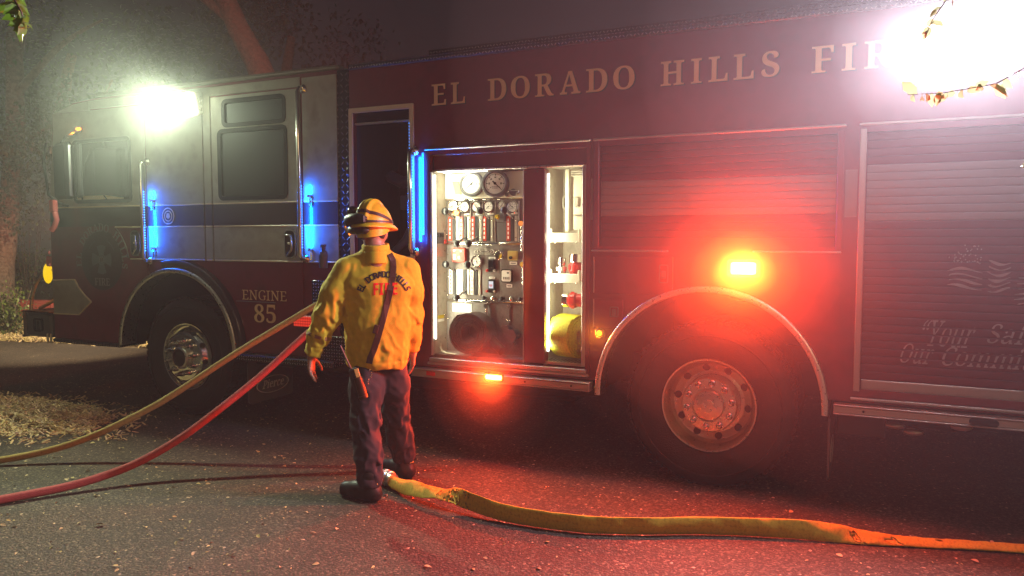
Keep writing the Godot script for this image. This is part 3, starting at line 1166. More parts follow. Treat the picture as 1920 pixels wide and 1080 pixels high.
# ------------------------------------------------------------------ the body
func body() -> void:
	var doors := [[-1.658, 1.530, -0.207, 2.222], [-0.048, 0.700, 1.55, 2.222]]
	var mb := MB.new()
	skin(mb, -3.70, 0.632, 2.35, 2.885, [[-3.665, 1.45, -3.145, 2.565], [-2.975, 0.70, -1.752, 2.225], doors[0], doors[1], [-1.752, 0.60, -0.105, 1.500]], -0.04, 0.0)
	tp("body_side", mb, M["maroon paint"])
	# the fender panel round the rear wheel
	mb = MB.new()
	var o := PackedVector2Array([Vector2(-0.105, 0.632), Vector2(-0.105, 1.5), Vector2(-1.752, 1.5), Vector2(-1.752, 0.632), Vector2(-1.66, 0.632)])
	o.append_array(arc_pts(RA, 0.712, PI - 0.1, 0.1, 32))
	mb.prism(o, -0.04, -0.0005)
	tp("fender_panel", mb, M["maroon paint"])
	mb = MB.new()
	mb.ring(RA, 0.690, 0.728, -0.03, PI + 0.03, -0.08, 0.050)
	tp("fender_trim", mb, M["polished aluminium"])
	mb = MB.new()
	mb.ring(RA, 0.70, 0.712, 0.0, PI, -0.95, -0.08, 30)
	tp("wheel_well", mb, M["underbody"])
	# the hull behind the skin
	mb = MB.new()
	mb.box(Vector3(-0.68, 1.75, -2.42), Vector3(6.06, 2.24, 0.04))
	mb.box(Vector3(-0.68, 2.865, -1.22), Vector3(6.05, 0.03, 2.34))
	mb.box(Vector3(-3.685, 1.77, -1.24), Vector3(0.03, 2.18, 2.30))
	mb.box(Vector3(2.335, 1.77, -1.24), Vector3(0.03, 2.18, 2.30))
	mb.box(Vector3(-1.735, 1.77, -1.24), Vector3(0.026, 2.18, 2.36))
	mb.box(Vector3(-3.0, 1.77, -1.24), Vector3(0.04, 2.18, 2.30))
	mb.box(Vector3(-0.86, 1.513, -1.24), Vector3(1.70, 0.02, 2.30))
	mb.box(Vector3(1.15, 0.668, -1.24), Vector3(2.34, 0.03, 2.30))
	mb.box(Vector3(-0.09, 1.09, -1.24), Vector3(0.02, 0.80, 2.30))
	tp("hull", mb, M["underbody"])
	# tread trim along the top, and the hose bed's edge above it
	mb = MB.new()
	mb.box(Vector3(-0.68, 2.906, -0.01), Vector3(6.04, 0.042, 0.06), 0.006)
	tp("top_trim", mb, M["treadplate"])
	mb = MB.new()
	mb.box(Vector3(-0.4, 2.962, -0.12), Vector3(5.3, 0.07, 0.03), 0.006)
	mb.box(Vector3(-0.4, 2.935, -1.2), Vector3(5.3, 0.015, 2.2))
	tp("hose_bed_rail", mb, M["treadplate"])
	# lettering along the side, each letter with its dark shade
	var xs := [-2.956, -2.835, -2.795, -2.679, -2.495, -2.35, -2.315, -2.171, -2.131, -1.993, -1.948, -1.801, -1.761, -1.613, -1.573, -1.429, -1.257, -1.109, -1.065, -0.999, -0.957, -0.841, -0.806, -0.687, -0.643, -0.54]
	var word := "ELDORADOHILLS"
	for i in 13:
		letter(word[i], xs[i * 2], xs[i * 2 + 1])
	var fx := -0.359
	for ch in ["F", "I", "R", "E"]:
		var w: float = 0.152 * glyphs(ch, serif)[1]
		letter(ch, fx, fx + w)
		fx += w + 0.045
	# shutters: every slat its own piece
	for d in doors.size():
		var q: Array = doors[d]
		mb = MB.new()
		frame_ring(mb, q[0] - 0.042, q[1] - 0.03, q[2] + 0.042, q[3] + 0.022, 0.006, 0.042, -0.03, 0.012)
		var fr := tp("shutter_frame", mb, M["maroon paint"])
		mb = MB.new()
		mb.box(Vector3((q[0] + q[2]) / 2, q[3] + 0.024, 0.012), Vector3(q[2] - q[0] + 0.09, 0.016, 0.03), 0.005)
		tp("drip_rail", mb, M["satin aluminium"], fr)
		mb = MB.new()
		mb.box(Vector3((q[0] + q[2]) / 2, (q[1] + q[3]) / 2, -0.06), Vector3(q[2] - q[0] + 0.03, q[3] - q[1] + 0.03, 0.01))
		tp("shutter_back", mb, M["ink"], fr)
		for x in [q[0] - 0.021, q[2] + 0.021]:
			mb = MB.new()
			mb.box(Vector3(x, (q[1] + q[3]) / 2, 0.0135), Vector3(0.034, q[3] - q[1], 0.007), 0.003)
			tp("guide_rail", mb, M["satin aluminium"] if d == 1 else M["maroon paint"], fr)
		var pitch := 0.0462
		var n := int((q[3] - q[1] - 0.06) / pitch)
		var sl := MB.new()
		var w: float = q[2] - q[0] - 0.004
		var g := sl.next()
		var pr := [Vector2(-0.0222, -0.012), Vector2(-0.0222, -0.0015), Vector2(-0.0205, 0.0008), Vector2(-0.014, 0.0025), Vector2(0.014, 0.0025), Vector2(0.0205, 0.0008), Vector2(0.0222, -0.0015), Vector2(0.0222, -0.012)]
		for i in 7:
			var a: Vector2 = pr[i]
			var b: Vector2 = pr[i + 1]
			sl.quad(Vector3(-w / 2, a.x, a.y), Vector3(w / 2, a.x, a.y), Vector3(w / 2, b.x, b.y), Vector3(-w / 2, b.x, b.y), Vector3(0, a.x + b.x, 0.03), -1 if i in [0, 6] else g)
		var sm := sl.done()
		var z := -0.018
		for k in n:
			var y: float = q[3] - 0.02 - (k + 0.5) * pitch
			var band := y > (1.717 if d == 0 else 1.70) and y < (1.99 if d == 0 else 2.03)
			part("slat", sm, M["shutter band"] if band else M["shutter paint"], fr, Vector3((q[0] + q[2]) / 2, y, z) )
		mb = MB.new()
		var yb: float = q[3] - 0.02 - n * pitch
		mb.box(Vector3((q[0] + q[2]) / 2, (q[1] + yb) / 2, -0.02), Vector3(w, yb - q[1] - 0.004, 0.02), 0.004)
		tp("bottom_rail", mb, M["shutter paint"] if d == 0 else M["satin aluminium"], fr)
		if d == 1:   # print on the slats, broken by their joints
			var bands := []
			for k in n:
				var y: float = q[3] - 0.02 - (k + 0.5) * pitch
				bands.append([y - 0.0175, y + 0.0175])
			var zz := z + 0.0042
			for wd in [["\u201cYour", 0.235, 0.985, 0.495, 1.135], ["Safety,", 0.565, 0.985, 0.93, 1.135], ["Our", 0.145, 0.88, 0.305, 0.995], ["Commitment\u201d", 0.355, 0.88, 1.10, 0.995]]:
				mb = MB.new()
				write_at(mb, wd[0], serif_plain, wd[1], wd[2], wd[3], wd[4], zz, 0.28, bands)
				tp("slogan_word", mb, M["silver print"], fr)
			flag(bands, zz, fr)
	# paint band between and beside the shutters
	for b in [[-1.752, -1.704], [-0.162, -0.093]]:
		mb = MB.new()
		mb.box(Vector3((b[0] + b[1]) / 2, 1.855, 0.001), Vector3(b[1] - b[0] - 0.004, 0.275, 0.004))
		tp("paint_band", mb, M["shutter band"])
	# hatches over the rear wheel, with catches
	for h in [[-1.70, 1.225, -1.16, 1.475], [-1.70, 0.99, -1.49, 1.19]] :
		mb = MB.new()
		mb.box(Vector3((h[0] + h[2]) / 2, (h[1] + h[3]) / 2, 0.004), Vector3(h[2] - h[0], h[3] - h[1], 0.012), 0.004)
		var hatch := tp("hatch", mb, M["maroon paint"])
		if h[0] < -1.0:
			mb = MB.new()
			mb.box(Vector3(h[0] + 0.006, (h[1] + h[3]) / 2, 0.011), Vector3(0.008, h[3] - h[1] - 0.01, 0.004), 0.001)
			tp("hinge", mb, M["satin aluminium"], hatch)
			mb = MB.new()
			frame_ring(mb, h[2] - 0.09, h[1] + 0.08, h[2] - 0.03, h[3] - 0.05, 0.01, 0.007, 0.010, 0.016)
			mb.box(Vector3(h[2] - 0.06, (h[1] + h[3]) / 2 + 0.01, 0.012), Vector3(0.03, 0.05, 0.008), 0.003)
			tp("catch", mb, M["grey plastic"], hatch)
	mb = MB.new()
	var hp := PackedVector2Array([Vector2(-0.168, 1.035), Vector2(-0.168, 1.485), Vector2(-0.565, 1.485)])
	hp.append_array(arc_pts(RA, 0.75, 1.03, 0.675, 8))
	mb.prism(hp, -0.001, 0.010)
	tp("hatch", mb, M["maroon paint"])
	for q in [[-1.45, 0.52], [-0.42, 0.50]]:
		mb = MB.new()
		mb.box(Vector3(q[0], 1.512, 0.014), Vector3(q[1], 0.012, 0.02), 0.004)
		tp("drip_strip", mb, M["satin aluminium"])
	# rub rails
	for r in [[-3.11, -1.70], [-0.187, 2.2]]:
		mb = MB.new()
		var L: float = r[1] - r[0]
		var cx: float = (r[0] + r[1]) / 2
		mb.box(Vector3(cx, 0.594, 0.035), Vector3(L, 0.042, 0.07), 0.004)
		mb.box(Vector3(cx, 0.620, 0.037), Vector3(L, 0.009, 0.078), 0.003)
		mb.box(Vector3(cx, 0.568, 0.037), Vector3(L, 0.009, 0.078), 0.003)
		var rail := tp("rub_rail", mb, M["satin aluminium"])
		for x in [r[0] + 0.16, r[0] + 0.16 + L * 0.55, r[1] - 0.13]:
			mb = MB.new()
			mb.cyl(Vector3(x, 0.594, 0.069), Vector3(x, 0.594, 0.073), 0.007, 0.007, 10)
			tp("rail_bolt", mb, M["ink"], rail)
		if r[0] < -1.0:
			mb = MB.new()
			mb.box(Vector3(-2.94, 0.594, 0.071), Vector3(0.075, 0.032, 0.006), 0.002)
			tp("reflector", mb, M["red plastic"], rail)
		else:
			mb = MB.new()
			mb.prism(rounded(0.50, 0.575, 0.64, 0.613, 0.018), 0.068, 0.078)
			tp("marker_lamp_housing", mb, M["black plastic"], rail)
	mb = MB.new()
	mb.box(Vector3(1.1, 0.655, 0.008), Vector3(2.4, 0.016, 0.03), 0.004)
	tp("sill_strip", mb, M["satin aluminium"])


func flag(bands: Array, z: float, parent: Node) -> void:
	var mb := MB.new()
	# stars as loose dots, then wavy torn stripes that run towards the rear
	var r := RandomNumberGenerator.new()
	r.seed = 9
	for i in 46:
		var x := 0.375 + 0.16 * r.randf()
		var y := 1.43 + 0.105 * r.randf() + 0.03 * sin((x - 0.37) * 14.0)
		var s := 0.0035 + 0.002 * r.randf()
		mb.quad(Vector3(x - s, y, z), Vector3(x, y - s, z), Vector3(x + s, y, z), Vector3(x, y + s, z), Vector3(0, 0, 1))
	var runs := [[0.375, 0.545, 4], [0.565, 0.675, 6], [0.695, 0.98, 6]]
	for q in runs.size():
		var u: Array = runs[q]
		for k in int(u[2]):
			var y0: float = 1.415 - k * 0.030 + (0.05 if q == 1 else 0.0) - (0.01 * q if q == 2 else 0.0)
			var n := 14
			for i in n:
				var p := []
				for t in [float(i) / n, float(i + 1) / n]:
					var x := lerpf(u[0] + 0.02 * r.randf() * float(i == 0), u[1], t)
					var w := 0.0055 * (0.4 + sin(PI * t)) * (0.8 + 0.4 * sin(k * 2.0 + t * 5.0))
					var y := y0 + 0.014 * sin(t * 4.0 + q * 2.1 + k * 0.3)
					p.append([Vector3(x, y - w, z), Vector3(x, y + w, z)])
				mb.quad(p[0][0], p[1][0], p[1][1], p[0][1], Vector3(0, 0, 1))
	tp("flag_print", mb, M["silver print"], parent)


func letter(ch: String, x0: float, x1: float) -> void:
	var mb := MB.new()
	write_at(mb, ch, serif, x0, 2.562, x1, 2.714, 0.003)
	var l := tp("letter", mb, M["gold leaf"])
	mb = MB.new()
	write_at(mb, ch, serif, x0 + 0.008, 2.556, x1 + 0.008, 2.708, 0.0015)
	tp("letter_shade", mb, M["ink"], l)


func dial_texture() -> ImageTexture:
	var n := 128
	var im := Image.create(n, n, false, Image.FORMAT_RGBA8)
	im.fill(Color(0.86, 0.85, 0.82))
	for y in n:
		for x in n:
			var p := Vector2(x - n / 2.0, y - n / 2.0) / (n / 2.0)
			var r := p.length()
			var a := rad_to_deg(atan2(p.x, -p.y))
			if absf(a) < 135.0:
				var f := absf(fposmod(a + 3.0, 9.0) - 4.5)
				var g := absf(fposmod(a + 22.5, 45.0) - 22.5)
				if (r > 0.80 and r < 0.88 and f > 3.9) or (r > 0.70 and r < 0.88 and g < 2.2) or absf(r - 0.89) < 0.014:
					im.set_pixel(x, y, Color(0.06, 0.06, 0.06))
				if r > 0.50 and r < 0.63 and g < 9.0 and sin(x * 1.9) + sin(y * 1.5) > -0.5:
					im.set_pixel(x, y, Color(0.12, 0.12, 0.12))
			if absf(p.x) < 0.30 and absf(absf(p.y - 0.36) - 0.06) < 0.025 and sin(x * 1.7) > -0.4:
				im.set_pixel(x, y, Color(0.2, 0.2, 0.2))
	return ImageTexture.create_from_image(im)


func disc_mesh(r: float, seg := 28) -> ArrayMesh:
	var st := SurfaceTool.new()
	st.begin(Mesh.PRIMITIVE_TRIANGLES)
	for k in seg:
		for v in [Vector2.ZERO, Vector2(cos(TAU * (k + 1) / seg), sin(TAU * (k + 1) / seg)), Vector2(cos(TAU * k / seg), sin(TAU * k / seg))]:
			st.set_normal(Vector3(0, 0, 1))
			st.set_uv(Vector2(0.5 + 0.5 * v.x, 0.5 - 0.5 * v.y))
			st.add_vertex(Vector3(v.x * r, v.y * r, 0))
	return st.commit()


func gauge(parent: Node, at: Vector3, r: float, deep: float, turn: float, face: Material, tilt := Vector3.ZERO, casing := "chrome") -> void:
	var mb := MB.new()
	mb.lathe([Vector2(r * 0.96, 0.0), Vector2(r, deep * 0.3), Vector2(r, deep * 0.9), Vector2(r * 0.95, deep), Vector2(r * 0.82, deep), Vector2(r * 0.76, deep * 0.86)], Vector3.ZERO, Basis(), 32)
	var g := part("gauge", mb, M[casing], parent, at)
	g.rotation = tilt
	part("dial", disc_mesh(r * 0.78), face, g, Vector3(0, 0, deep * 0.80))
	mb = MB.new()
	var b := Basis(Vector3(0, 0, 1), turn)
	mb.prism(PackedVector2Array([Vector2(-0.05 * r, -0.25 * r), Vector2(0.05 * r, -0.25 * r), Vector2(0.015 * r, 0.6 * r), Vector2(-0.015 * r, 0.6 * r)]), 0.0, 0.002, Transform3D(b, Vector3.ZERO))
	mb.lathe([Vector2(0.10 * r, 0.0), Vector2(0.10 * r, 0.004), Vector2(0.0, 0.004)], Vector3.ZERO, Basis(), 10)
	part("needle", mb, M["ink"], g, Vector3(0, 0, deep * 0.82))


func lever(parent: Node, slot: Vector3, h: float, up: bool) -> void:
	var mb := MB.new()
	mb.box(slot + Vector3(0, 0, 0.001), Vector3(0.024, h, 0.006), 0.002)
	var s := tp("lever_slot", mb, M["ink"])
	mb = MB.new()
	var y := slot.y + (h * 0.5 - 0.015 if up else -h * 0.5 + 0.03)
	var tip := Vector3(slot.x - 0.030, y + (0.055 if up else -0.05), slot.z + 0.085)
	mb.cyl(Vector3(slot.x, y, slot.z), tip, 0.0075, 0.007, 8)
	tp("lever_rod", mb, M["chrome"], s)
	mb = MB.new()
	mb.ball(tip, Vector3(0.029, 0.029, 0.021), 14, 8)
	tp("lever_knob", mb, M["black plastic"], s)


func pump_panel() -> void:
	var face := mat("dial print", Color(1, 1, 1), 0.35)
	face.albedo_color = Color.WHITE
	face.albedo_texture = dial_texture()
	var pz := -0.20
	# the frame round the opening and the box behind it
	var mb := MB.new()
	frame_ring(mb, -3.0, 0.675, -1.722, 2.235, 0.006, 0.030, -0.03, 0.014)
	var frame := tp("panel_frame", mb, M["maroon paint"])
	mb = MB.new()
	mb.box(Vector3(-2.36, 2.243, 0.02), Vector3(1.29, 0.014, 0.04), 0.005)
	tp("drip_rail", mb, M["satin aluminium"], frame)
	mb = MB.new()
	mb.box(Vector3(-2.36, 0.690, 0.004), Vector3(1.24, 0.03, 0.05), 0.004)
	mb.box(Vector3(-2.36, 0.662, 0.012), Vector3(1.27, 0.02, 0.03), 0.004)
	tp("sill_strip", mb, M["satin aluminium"], frame)
	for q in [[-2.963, 0.016], [-1.765, 0.030]]:
		mb = MB.new()
		mb.box(Vector3(q[0], 1.40, 0.0), Vector3(q[1], 1.36, 0.028), 0.003)
		tp("guide_rail", mb, M["satin aluminium"], frame)
	mb = MB.new()
	mb.box(Vector3(-2.364, 2.155, -0.09), Vector3(1.215, 0.125, 0.12), 0.012)
	var roll := tp("shutter_box", mb, M["maroon paint"], frame)
	mb = MB.new()
	mb.box(Vector3(-2.364, 2.087, -0.022), Vector3(1.20, 0.014, 0.03), 0.004)
	mb.box(Vector3(-2.364, 2.205, -0.026), Vector3(1.20, 0.008, 0.012), 0.002)
	tp("bottom_bar", mb, M["polished aluminium"], roll)
	mb = MB.new()
	mb.box(Vector3(-2.142, 1.395, -0.05), Vector3(0.158, 1.36, 0.08), 0.006)
	var pillar := tp("panel_pillar", mb, M["maroon paint"], frame)
	mb = MB.new()
	mb.box(Vector3(-2.223, 1.395, -0.012), Vector3(0.006, 1.36, 0.012), 0.002)
	tp("pillar_edge", mb, M["satin aluminium"], pillar)
	for x in [-2.205, -2.115]:
		mb = MB.new()
		mb.cyl(Vector3(x, 2.055, -0.011), Vector3(x, 2.055, -0.006), 0.006, 0.005, 10)
		tp("screw", mb, M["chrome"], pillar)
	# left bay
	mb = MB.new()
	mb.box(Vector3(-2.59, 1.395, pz - 0.01), Vector3(0.76, 1.40, 0.02))
	var plate := tp("gauge_panel", mb, M["stainless panel"])
	mb = MB.new()
	mb.box(Vector3(-2.962, 1.395, -0.12), Vector3(0.012, 1.40, 0.20))
	mb.box(Vector3(-2.225, 1.395, -0.145), Vector3(0.01, 1.40, 0.11))
	mb.box(Vector3(-2.59, 2.094, -0.14), Vector3(0.76, 0.006, 0.16))
	tp("bay_wall", mb, M["compartment paint"])
	mb = MB.new()
	mb.box(Vector3(-2.59, 0.715, -0.11), Vector3(0.76, 0.03, 0.20))
	tp("bay_floor", mb, M["stainless panel"])
	mb = MB.new()   # white sloping head panel with its placard
	mb.box(Vector3(-2.59, 1.985, pz + 0.012), Vector3(0.735, 0.19, 0.016), 0.004)
	var head := tp("head_panel", mb, M["bracket white"])
	mb = MB.new()
	mb.prism(PackedVector2Array([Vector2(-2.95, 2.085), Vector2(-2.945, 1.915), Vector2(-2.875, 1.915), Vector2(-2.90, 2.085)]), 0, 0.003, Transform3D(Basis(), Vector3(0, 0, pz + 0.022)))
	tp("placard", mb, M["card white"], head)
	mb = MB.new()
	mb.prism(PackedVector2Array([Vector2(-2.885, 2.02), Vector2(-2.862, 1.922), Vector2(-2.812, 1.922), Vector2(-2.835, 2.02)]), 0, 0.004, Transform3D(Basis(), Vector3(0, 0, pz + 0.0222)))
	var card := tp("rating_plate", mb, M["brass plate"], head)
	gauge(plate, Vector3(-2.711, 1.990, pz + 0.02), 0.094, 0.05, 2.3, face, Vector3(-0.12, 0.10, 0), "grey plastic")
	gauge(plate, Vector3(-2.514, 1.988, pz + 0.02), 0.102, 0.06, -2.3, face, Vector3(-0.10, 0.16, 0), "grey plastic")
	for g in [[-2.895, 1.836, 0.044, 2.0], [-2.787, 1.830, 0.046, 1.4], [-2.689, 1.826, 0.045, 0.7], [-2.588, 1.826, 0.046, 2.2], [-2.481, 1.832, 0.036, -0.6], [-2.391, 1.823, 0.046, 1.0], [-2.687, 1.420, 0.046, 0.4], [-2.262, 1.455, 0.040, 0.9]]:
		gauge(plate, Vector3(g[0], g[1], pz), g[2], 0.022, g[3], face)
	# lever columns: slot, label strip, metal strip
	var tops := [-2.888, -2.790, -2.692, -2.594, -2.396]
	for i in 5:
		var x: float = tops[i]
		lever(plate, Vector3(x, 1.665, pz), 0.18, i in [0, 3, 4])
		mb = MB.new()
		mb.box(Vector3(x - 0.0335, 1.665, pz + 0.003), Vector3(0.032, 0.182, 0.006), 0.002)
		tp("label_strip", mb, M["red label"])
		mb = MB.new()
		for k in 5:
			mb.box(Vector3(x - 0.0335, 1.60 + k * 0.032, pz + 0.0065), Vector3(0.010, 0.020, 0.0016))
		tp("label_print", mb, M["card white"])
		mb = MB.new()
		mb.box(Vector3(x + 0.030, 1.665, pz + 0.004), Vector3(0.022, 0.188, 0.008), 0.003)
		tp("metal_strip", mb, M["satin aluminium"])
		for y in [1.60, 1.73]:
			mb = MB.new()
			mb.ball(Vector3(x + 0.030, y, pz + 0.008), Vector3(0.006, 0.006, 0.004), 8, 5)
			tp("strip_screw", mb, M["chrome"])
	for x in [-2.838, -2.741, -2.643, -2.536, -2.343]:
		mb = MB.new()
		mb.box(Vector3(x, 1.715, pz + 0.006), Vector3(0.008, 0.30, 0.012), 0.003)
		tp("divider", mb, M["satin aluminium"])
	var lows := [-2.885, -2.795, -2.70]
	for i in 3:
		var x: float = lows[i]
		lever(plate, Vector3(x, 1.262, pz), 0.19, i != 1)
		mb = MB.new()
		mb.box(Vector3(x - 0.034, 1.262, pz + 0.003), Vector3(0.030, 0.19, 0.006), 0.002)
		tp("label_strip", mb, M["card white"])
		mb = MB.new()
		for k in 6:
			mb.box(Vector3(x - 0.034, 1.19 + k * 0.029, pz + 0.0065), Vector3(0.008, 0.018, 0.0016))
		tp("label_print", mb, M["ink"])
		mb = MB.new()
		mb.box(Vector3(x + 0.031, 1.262, pz + 0.004), Vector3(0.022, 0.195, 0.008), 0.003)
		tp("metal_strip", mb, M["satin aluminium"])
	for y in [1.888, 1.553, 1.120]:
		mb = MB.new()
		mb.cyl(Vector3(-2.95, y, pz + 0.004), Vector3(-2.235, y, pz + 0.004), 0.011, 0.011, 14)
		tp("trim_rail", mb, M["chrome"])
	# box and instruments on the lower panel
	mb = MB.new()
	mb.box(Vector3(-2.837, 1.466, pz + 0.014), Vector3(0.118, 0.108, 0.028), 0.006)
	var rb := tp("red_control_box", mb, M["red label"])
	mb = MB.new()
	for r in [[-0.035, 0.034, 0.018, 0.014], [0.02, 0.03, 0.012, 0.012], [-0.032, -0.002, 0.022, 0.016], [-0.032, -0.028, 0.024, 0.018], [0.005, -0.018, 0.016, 0.022]]:
		mb.box(Vector3(-2.837 + r[0], 1.466 + r[1], pz + 0.029), Vector3(r[2], r[3], 0.004), 0.001)
	tp("button", mb, M["card white"], rb)
	mb = MB.new()
	for k in 3:
		mb.ring(Vector2.ZERO, 0.030 + 0.024 * k, 0.037 + 0.024 * k, 0, TAU, 0.0, 0.006, 28)
	var ov := tp("oval_plate", mb, M["satin aluminium"])
	ov.position = Vector3(-2.629, 1.494, pz) - truck.position
	ov.scale = Vector3(1, 0.28, 1)
	mb = MB.new()
	for k in 8:
		var a := TAU * k / 8
		mb.ball(Vector3(-2.496 + 0.028 * cos(a), 1.469 + 0.028 * sin(a), pz + 0.02), Vector3(0.012, 0.012, 0.014), 8, 5)
	mb.lathe([Vector2(0.028, 0.0), Vector2(0.028, 0.034), Vector2(0.0, 0.036)], Vector3(-2.496, 1.469, pz), Basis(), 20)
	tp("hand_wheel", mb, M["chrome"])
	mb = MB.new()
	mb.box(Vector3(-2.39, 1.467, pz + 0.010), Vector3(0.082, 0.07, 0.02), 0.006)
	var yb := tp("throttle_box", mb, M["brass plate"])
	mb = MB.new()
	mb.cyl(Vector3(-2.40, 1.452, pz + 0.02), Vector3(-2.40, 1.452, pz + 0.035), 0.012)
	tp("switch_knob", mb, M["ink"], yb)
	for d in [1.390, 1.236]:
		mb = MB.new()
		mb.box(Vector3(-2.566, d, pz + 0.008), Vector3(0.062, 0.098, 0.018), 0.008)
		var dd := tp("flow_display", mb, M["black plastic"])
		mb = MB.new()
		mb.box(Vector3(-2.566, d + 0.012, pz + 0.0185), Vector3(0.036, 0.052, 0.004), 0.001)
		tp("screen", mb, M["screen glow"] if d < 1.3 else M["dark glass"], dd)
		for q in [[-0.032, "red plastic"], [0.030, "satin aluminium"]]:
			mb = MB.new()
			mb.cyl(Vector3(-2.566 + q[0], d - 0.036, pz + 0.015), Vector3(-2.566 + q[0], d - 0.036, pz + 0.03), 0.011, 0.009, 12)
			tp("push_button", mb, M[q[1]], dd)
		if d < 1.3:
			mb = MB.new()
			mb.box(Vector3(-2.566, d + 0.010, pz + 0.0212), Vector3(0.026, 0.007, 0.0014))
			mb.box(Vector3(-2.566, d - 0.002, pz + 0.0212), Vector3(0.018, 0.004, 0.0014))
			tp("readout", mb, M["red plastic"], dd)
	mb = MB.new()
	mb.prism(rounded(-2.485, 1.268, -2.395, 1.366, 0.016), pz, pz + 0.016)
	var tank := tp("tank_display", mb, M["black plastic"])
	mb = MB.new()
	mb.prism(rounded(-2.477, 1.276, -2.403, 1.358, 0.012), pz + 0.0155, pz + 0.020)
	tp("display_face", mb, M["card white"], tank)
	mb = MB.new()
	for k in 4:
		mb.box(Vector3(-2.462 + 0.015 * k, 1.30, pz + 0.0212), Vector3(0.006, 0.018, 0.0016))
	mb.box(Vector3(-2.425, 1.34, pz + 0.0212), Vector3(0.016, 0.012, 0.0016))
	tp("display_print", mb, M["grey plastic"], tank)
	for x in [-2.895, -2.787, -2.689, -2.588, -2.391]:
		mb = MB.new()
		mb.box(Vector3(x + 0.012, 1.775, pz + 0.003), Vector3(0.050, 0.014, 0.006), 0.002)
		tp("name_tag", mb, M["card white"])
	for k in 5:   # drain knobs along the lower rail
		mb = MB.new()
		mb.cyl(Vector3(-2.62 + 0.075 * k, 1.148, pz), Vector3(-2.62 + 0.075 * k, 1.148, pz + 0.03), 0.011, 0.009, 10)
		mb.ball(Vector3(-2.62 + 0.075 * k, 1.148, pz + 0.035), Vector3(0.017, 0.017, 0.010), 10, 6)
		tp("drain_knob", mb, M["chrome"] if k % 2 else M["black plastic"])
	for q in [[-2.31, 1.60, 0.020, 0.20], [-2.30, 1.33, 0.018, 0.15], [-2.60, 1.03, 0.016, 0.12]]:
		mb = MB.new()   # upright pipes and a hose bracket
		mb.cyl(Vector3(q[0], q[1] - q[3] / 2, pz + 0.02), Vector3(q[0], q[1] + q[3] / 2, pz + 0.02), q[2] * 0.6)
		mb.cyl(Vector3(q[0], q[1] + q[3] / 2, pz), Vector3(q[0], q[1] + q[3] / 2, pz + 0.045), q[2])
		tp("test_port", mb, M["chrome"])
	for t in [[-2.565, 1.446, 0.056, 0.016], [-2.39, 1.411, 0.06, 0.022], [-2.422, 1.243, 0.046, 0.024], [-2.565, 1.300, 0.05, 0.014]]:
		mb = MB.new()
		mb.box(Vector3(t[0], t[1], pz + 0.002), Vector3(t[2], t[3], 0.004), 0.001)
		var tg := tp("name_tag", mb, M["card white"])
		mb = MB.new()
		mb.box(Vector3(t[0], t[1], pz + 0.0045), Vector3(t[2] * 0.7, t[3] * 0.3, 0.0012))
		tp("tag_print", mb, M["ink"], tg)
	mb = MB.new()
	mb.box(Vector3(-2.487, 1.745, pz + 0.01), Vector3(0.075, 0.062, 0.02), 0.005)
	var sw := tp("selector_switch", mb, M["grey plastic"])
	mb = MB.new()
	mb.cyl(Vector3(-2.508, 1.752, pz + 0.02), Vector3(-2.508, 1.752, pz + 0.045), 0.018, 0.014, 12)
	tp("selector_knob", mb, M["yellow plastic"], sw)
	mb = MB.new()
	mb.box(Vector3(-2.487, 1.637, pz + 0.003), Vector3(0.085, 0.148, 0.006), 0.002)
	tp("blank_plate", mb, M["grey plastic"])
	mb = MB.new()
	mb.prism(PackedVector2Array([Vector2(-2.88, 1.79), Vector2(-2.845, 1.815), Vector2(-2.82, 1.785), Vector2(-2.83, 1.765), Vector2(-2.87, 1.765)]), pz + 0.03, pz + 0.04)
	tp("orange_tag", mb, M["orange plastic"])
	mb = MB.new()
	mb.box(Vector3(-2.82, 1.065, pz + 0.003), Vector3(0.17, 0.066, 0.006), 0.002)
	tp("warning_card", mb, M["card white"])
	mb = MB.new()
	mb.cyl(Vector3(-2.36, 1.925, pz + 0.02), Vector3(-2.36, 1.925, pz + 0.07), 0.026)
	mb.box(Vector3(-2.36, 1.93, pz + 0.06), Vector3(0.09, 0.025, 0.025), 0.008)
	mb.cyl(Vector3(-2.42, 1.91, pz + 0.02), Vector3(-2.42, 1.91, pz + 0.05), 0.016)
	tp("drain_valve", mb, M["chrome"])
	mb = MB.new()
	mb.box(Vector3(-2.424, 1.035, pz + 0.004), Vector3(0.012, 0.155, 0.010), 0.003)
	mb.box(Vector3(-2.30, 1.035, pz + 0.003), Vector3(0.13, 0.15, 0.004))
	tp("access_door", mb, M["stainless panel"])
	for y in [1.09, 0.985]:
		mb = MB.new()
		for x in [-2.436, -2.412]:
			mb.ball(Vector3(x, y, pz + 0.008), Vector3(0.007, 0.007, 0.006), 8, 5)
		tp("door_screw", mb, M["chrome"])
	for y in [0.80, 0.98, 1.16, 1.30, 1.47, 1.62, 1.78]:
		mb = MB.new()
		mb.ball(Vector3(-2.944, y, pz + 0.002), Vector3(0.0065, 0.0065, 0.005), 8, 5)
		mb.ball(Vector3(-2.955, y + 0.03, -0.17), Vector3(0.004, 0.0065, 0.0065), 8, 5)
		tp("panel_screw", mb, M["chrome"])
	mb = MB.new()
	mb.cyl(Vector3(-2.435, 0.925, pz), Vector3(-2.435, 0.925, pz + 0.05), 0.03)
	mb.cyl(Vector3(-2.375, 0.885, pz), Vector3(-2.375, 0.885, pz + 0.07), 0.042, 0.036)
	mb.cyl(Vector3(-2.375, 0.885, pz + 0.07), Vector3(-2.375, 0.885, pz + 0.085), 0.05, 0.05, 6)
	mb.cyl(Vector3(-2.375, 0.82, pz + 0.01), Vector3(-2.375, 0.82, pz + 0.05), 0.016)
	tp("outlet_cap", mb, M["grey plastic"])
	# switches and plates on the left wall of the bay
	mb = MB.new()
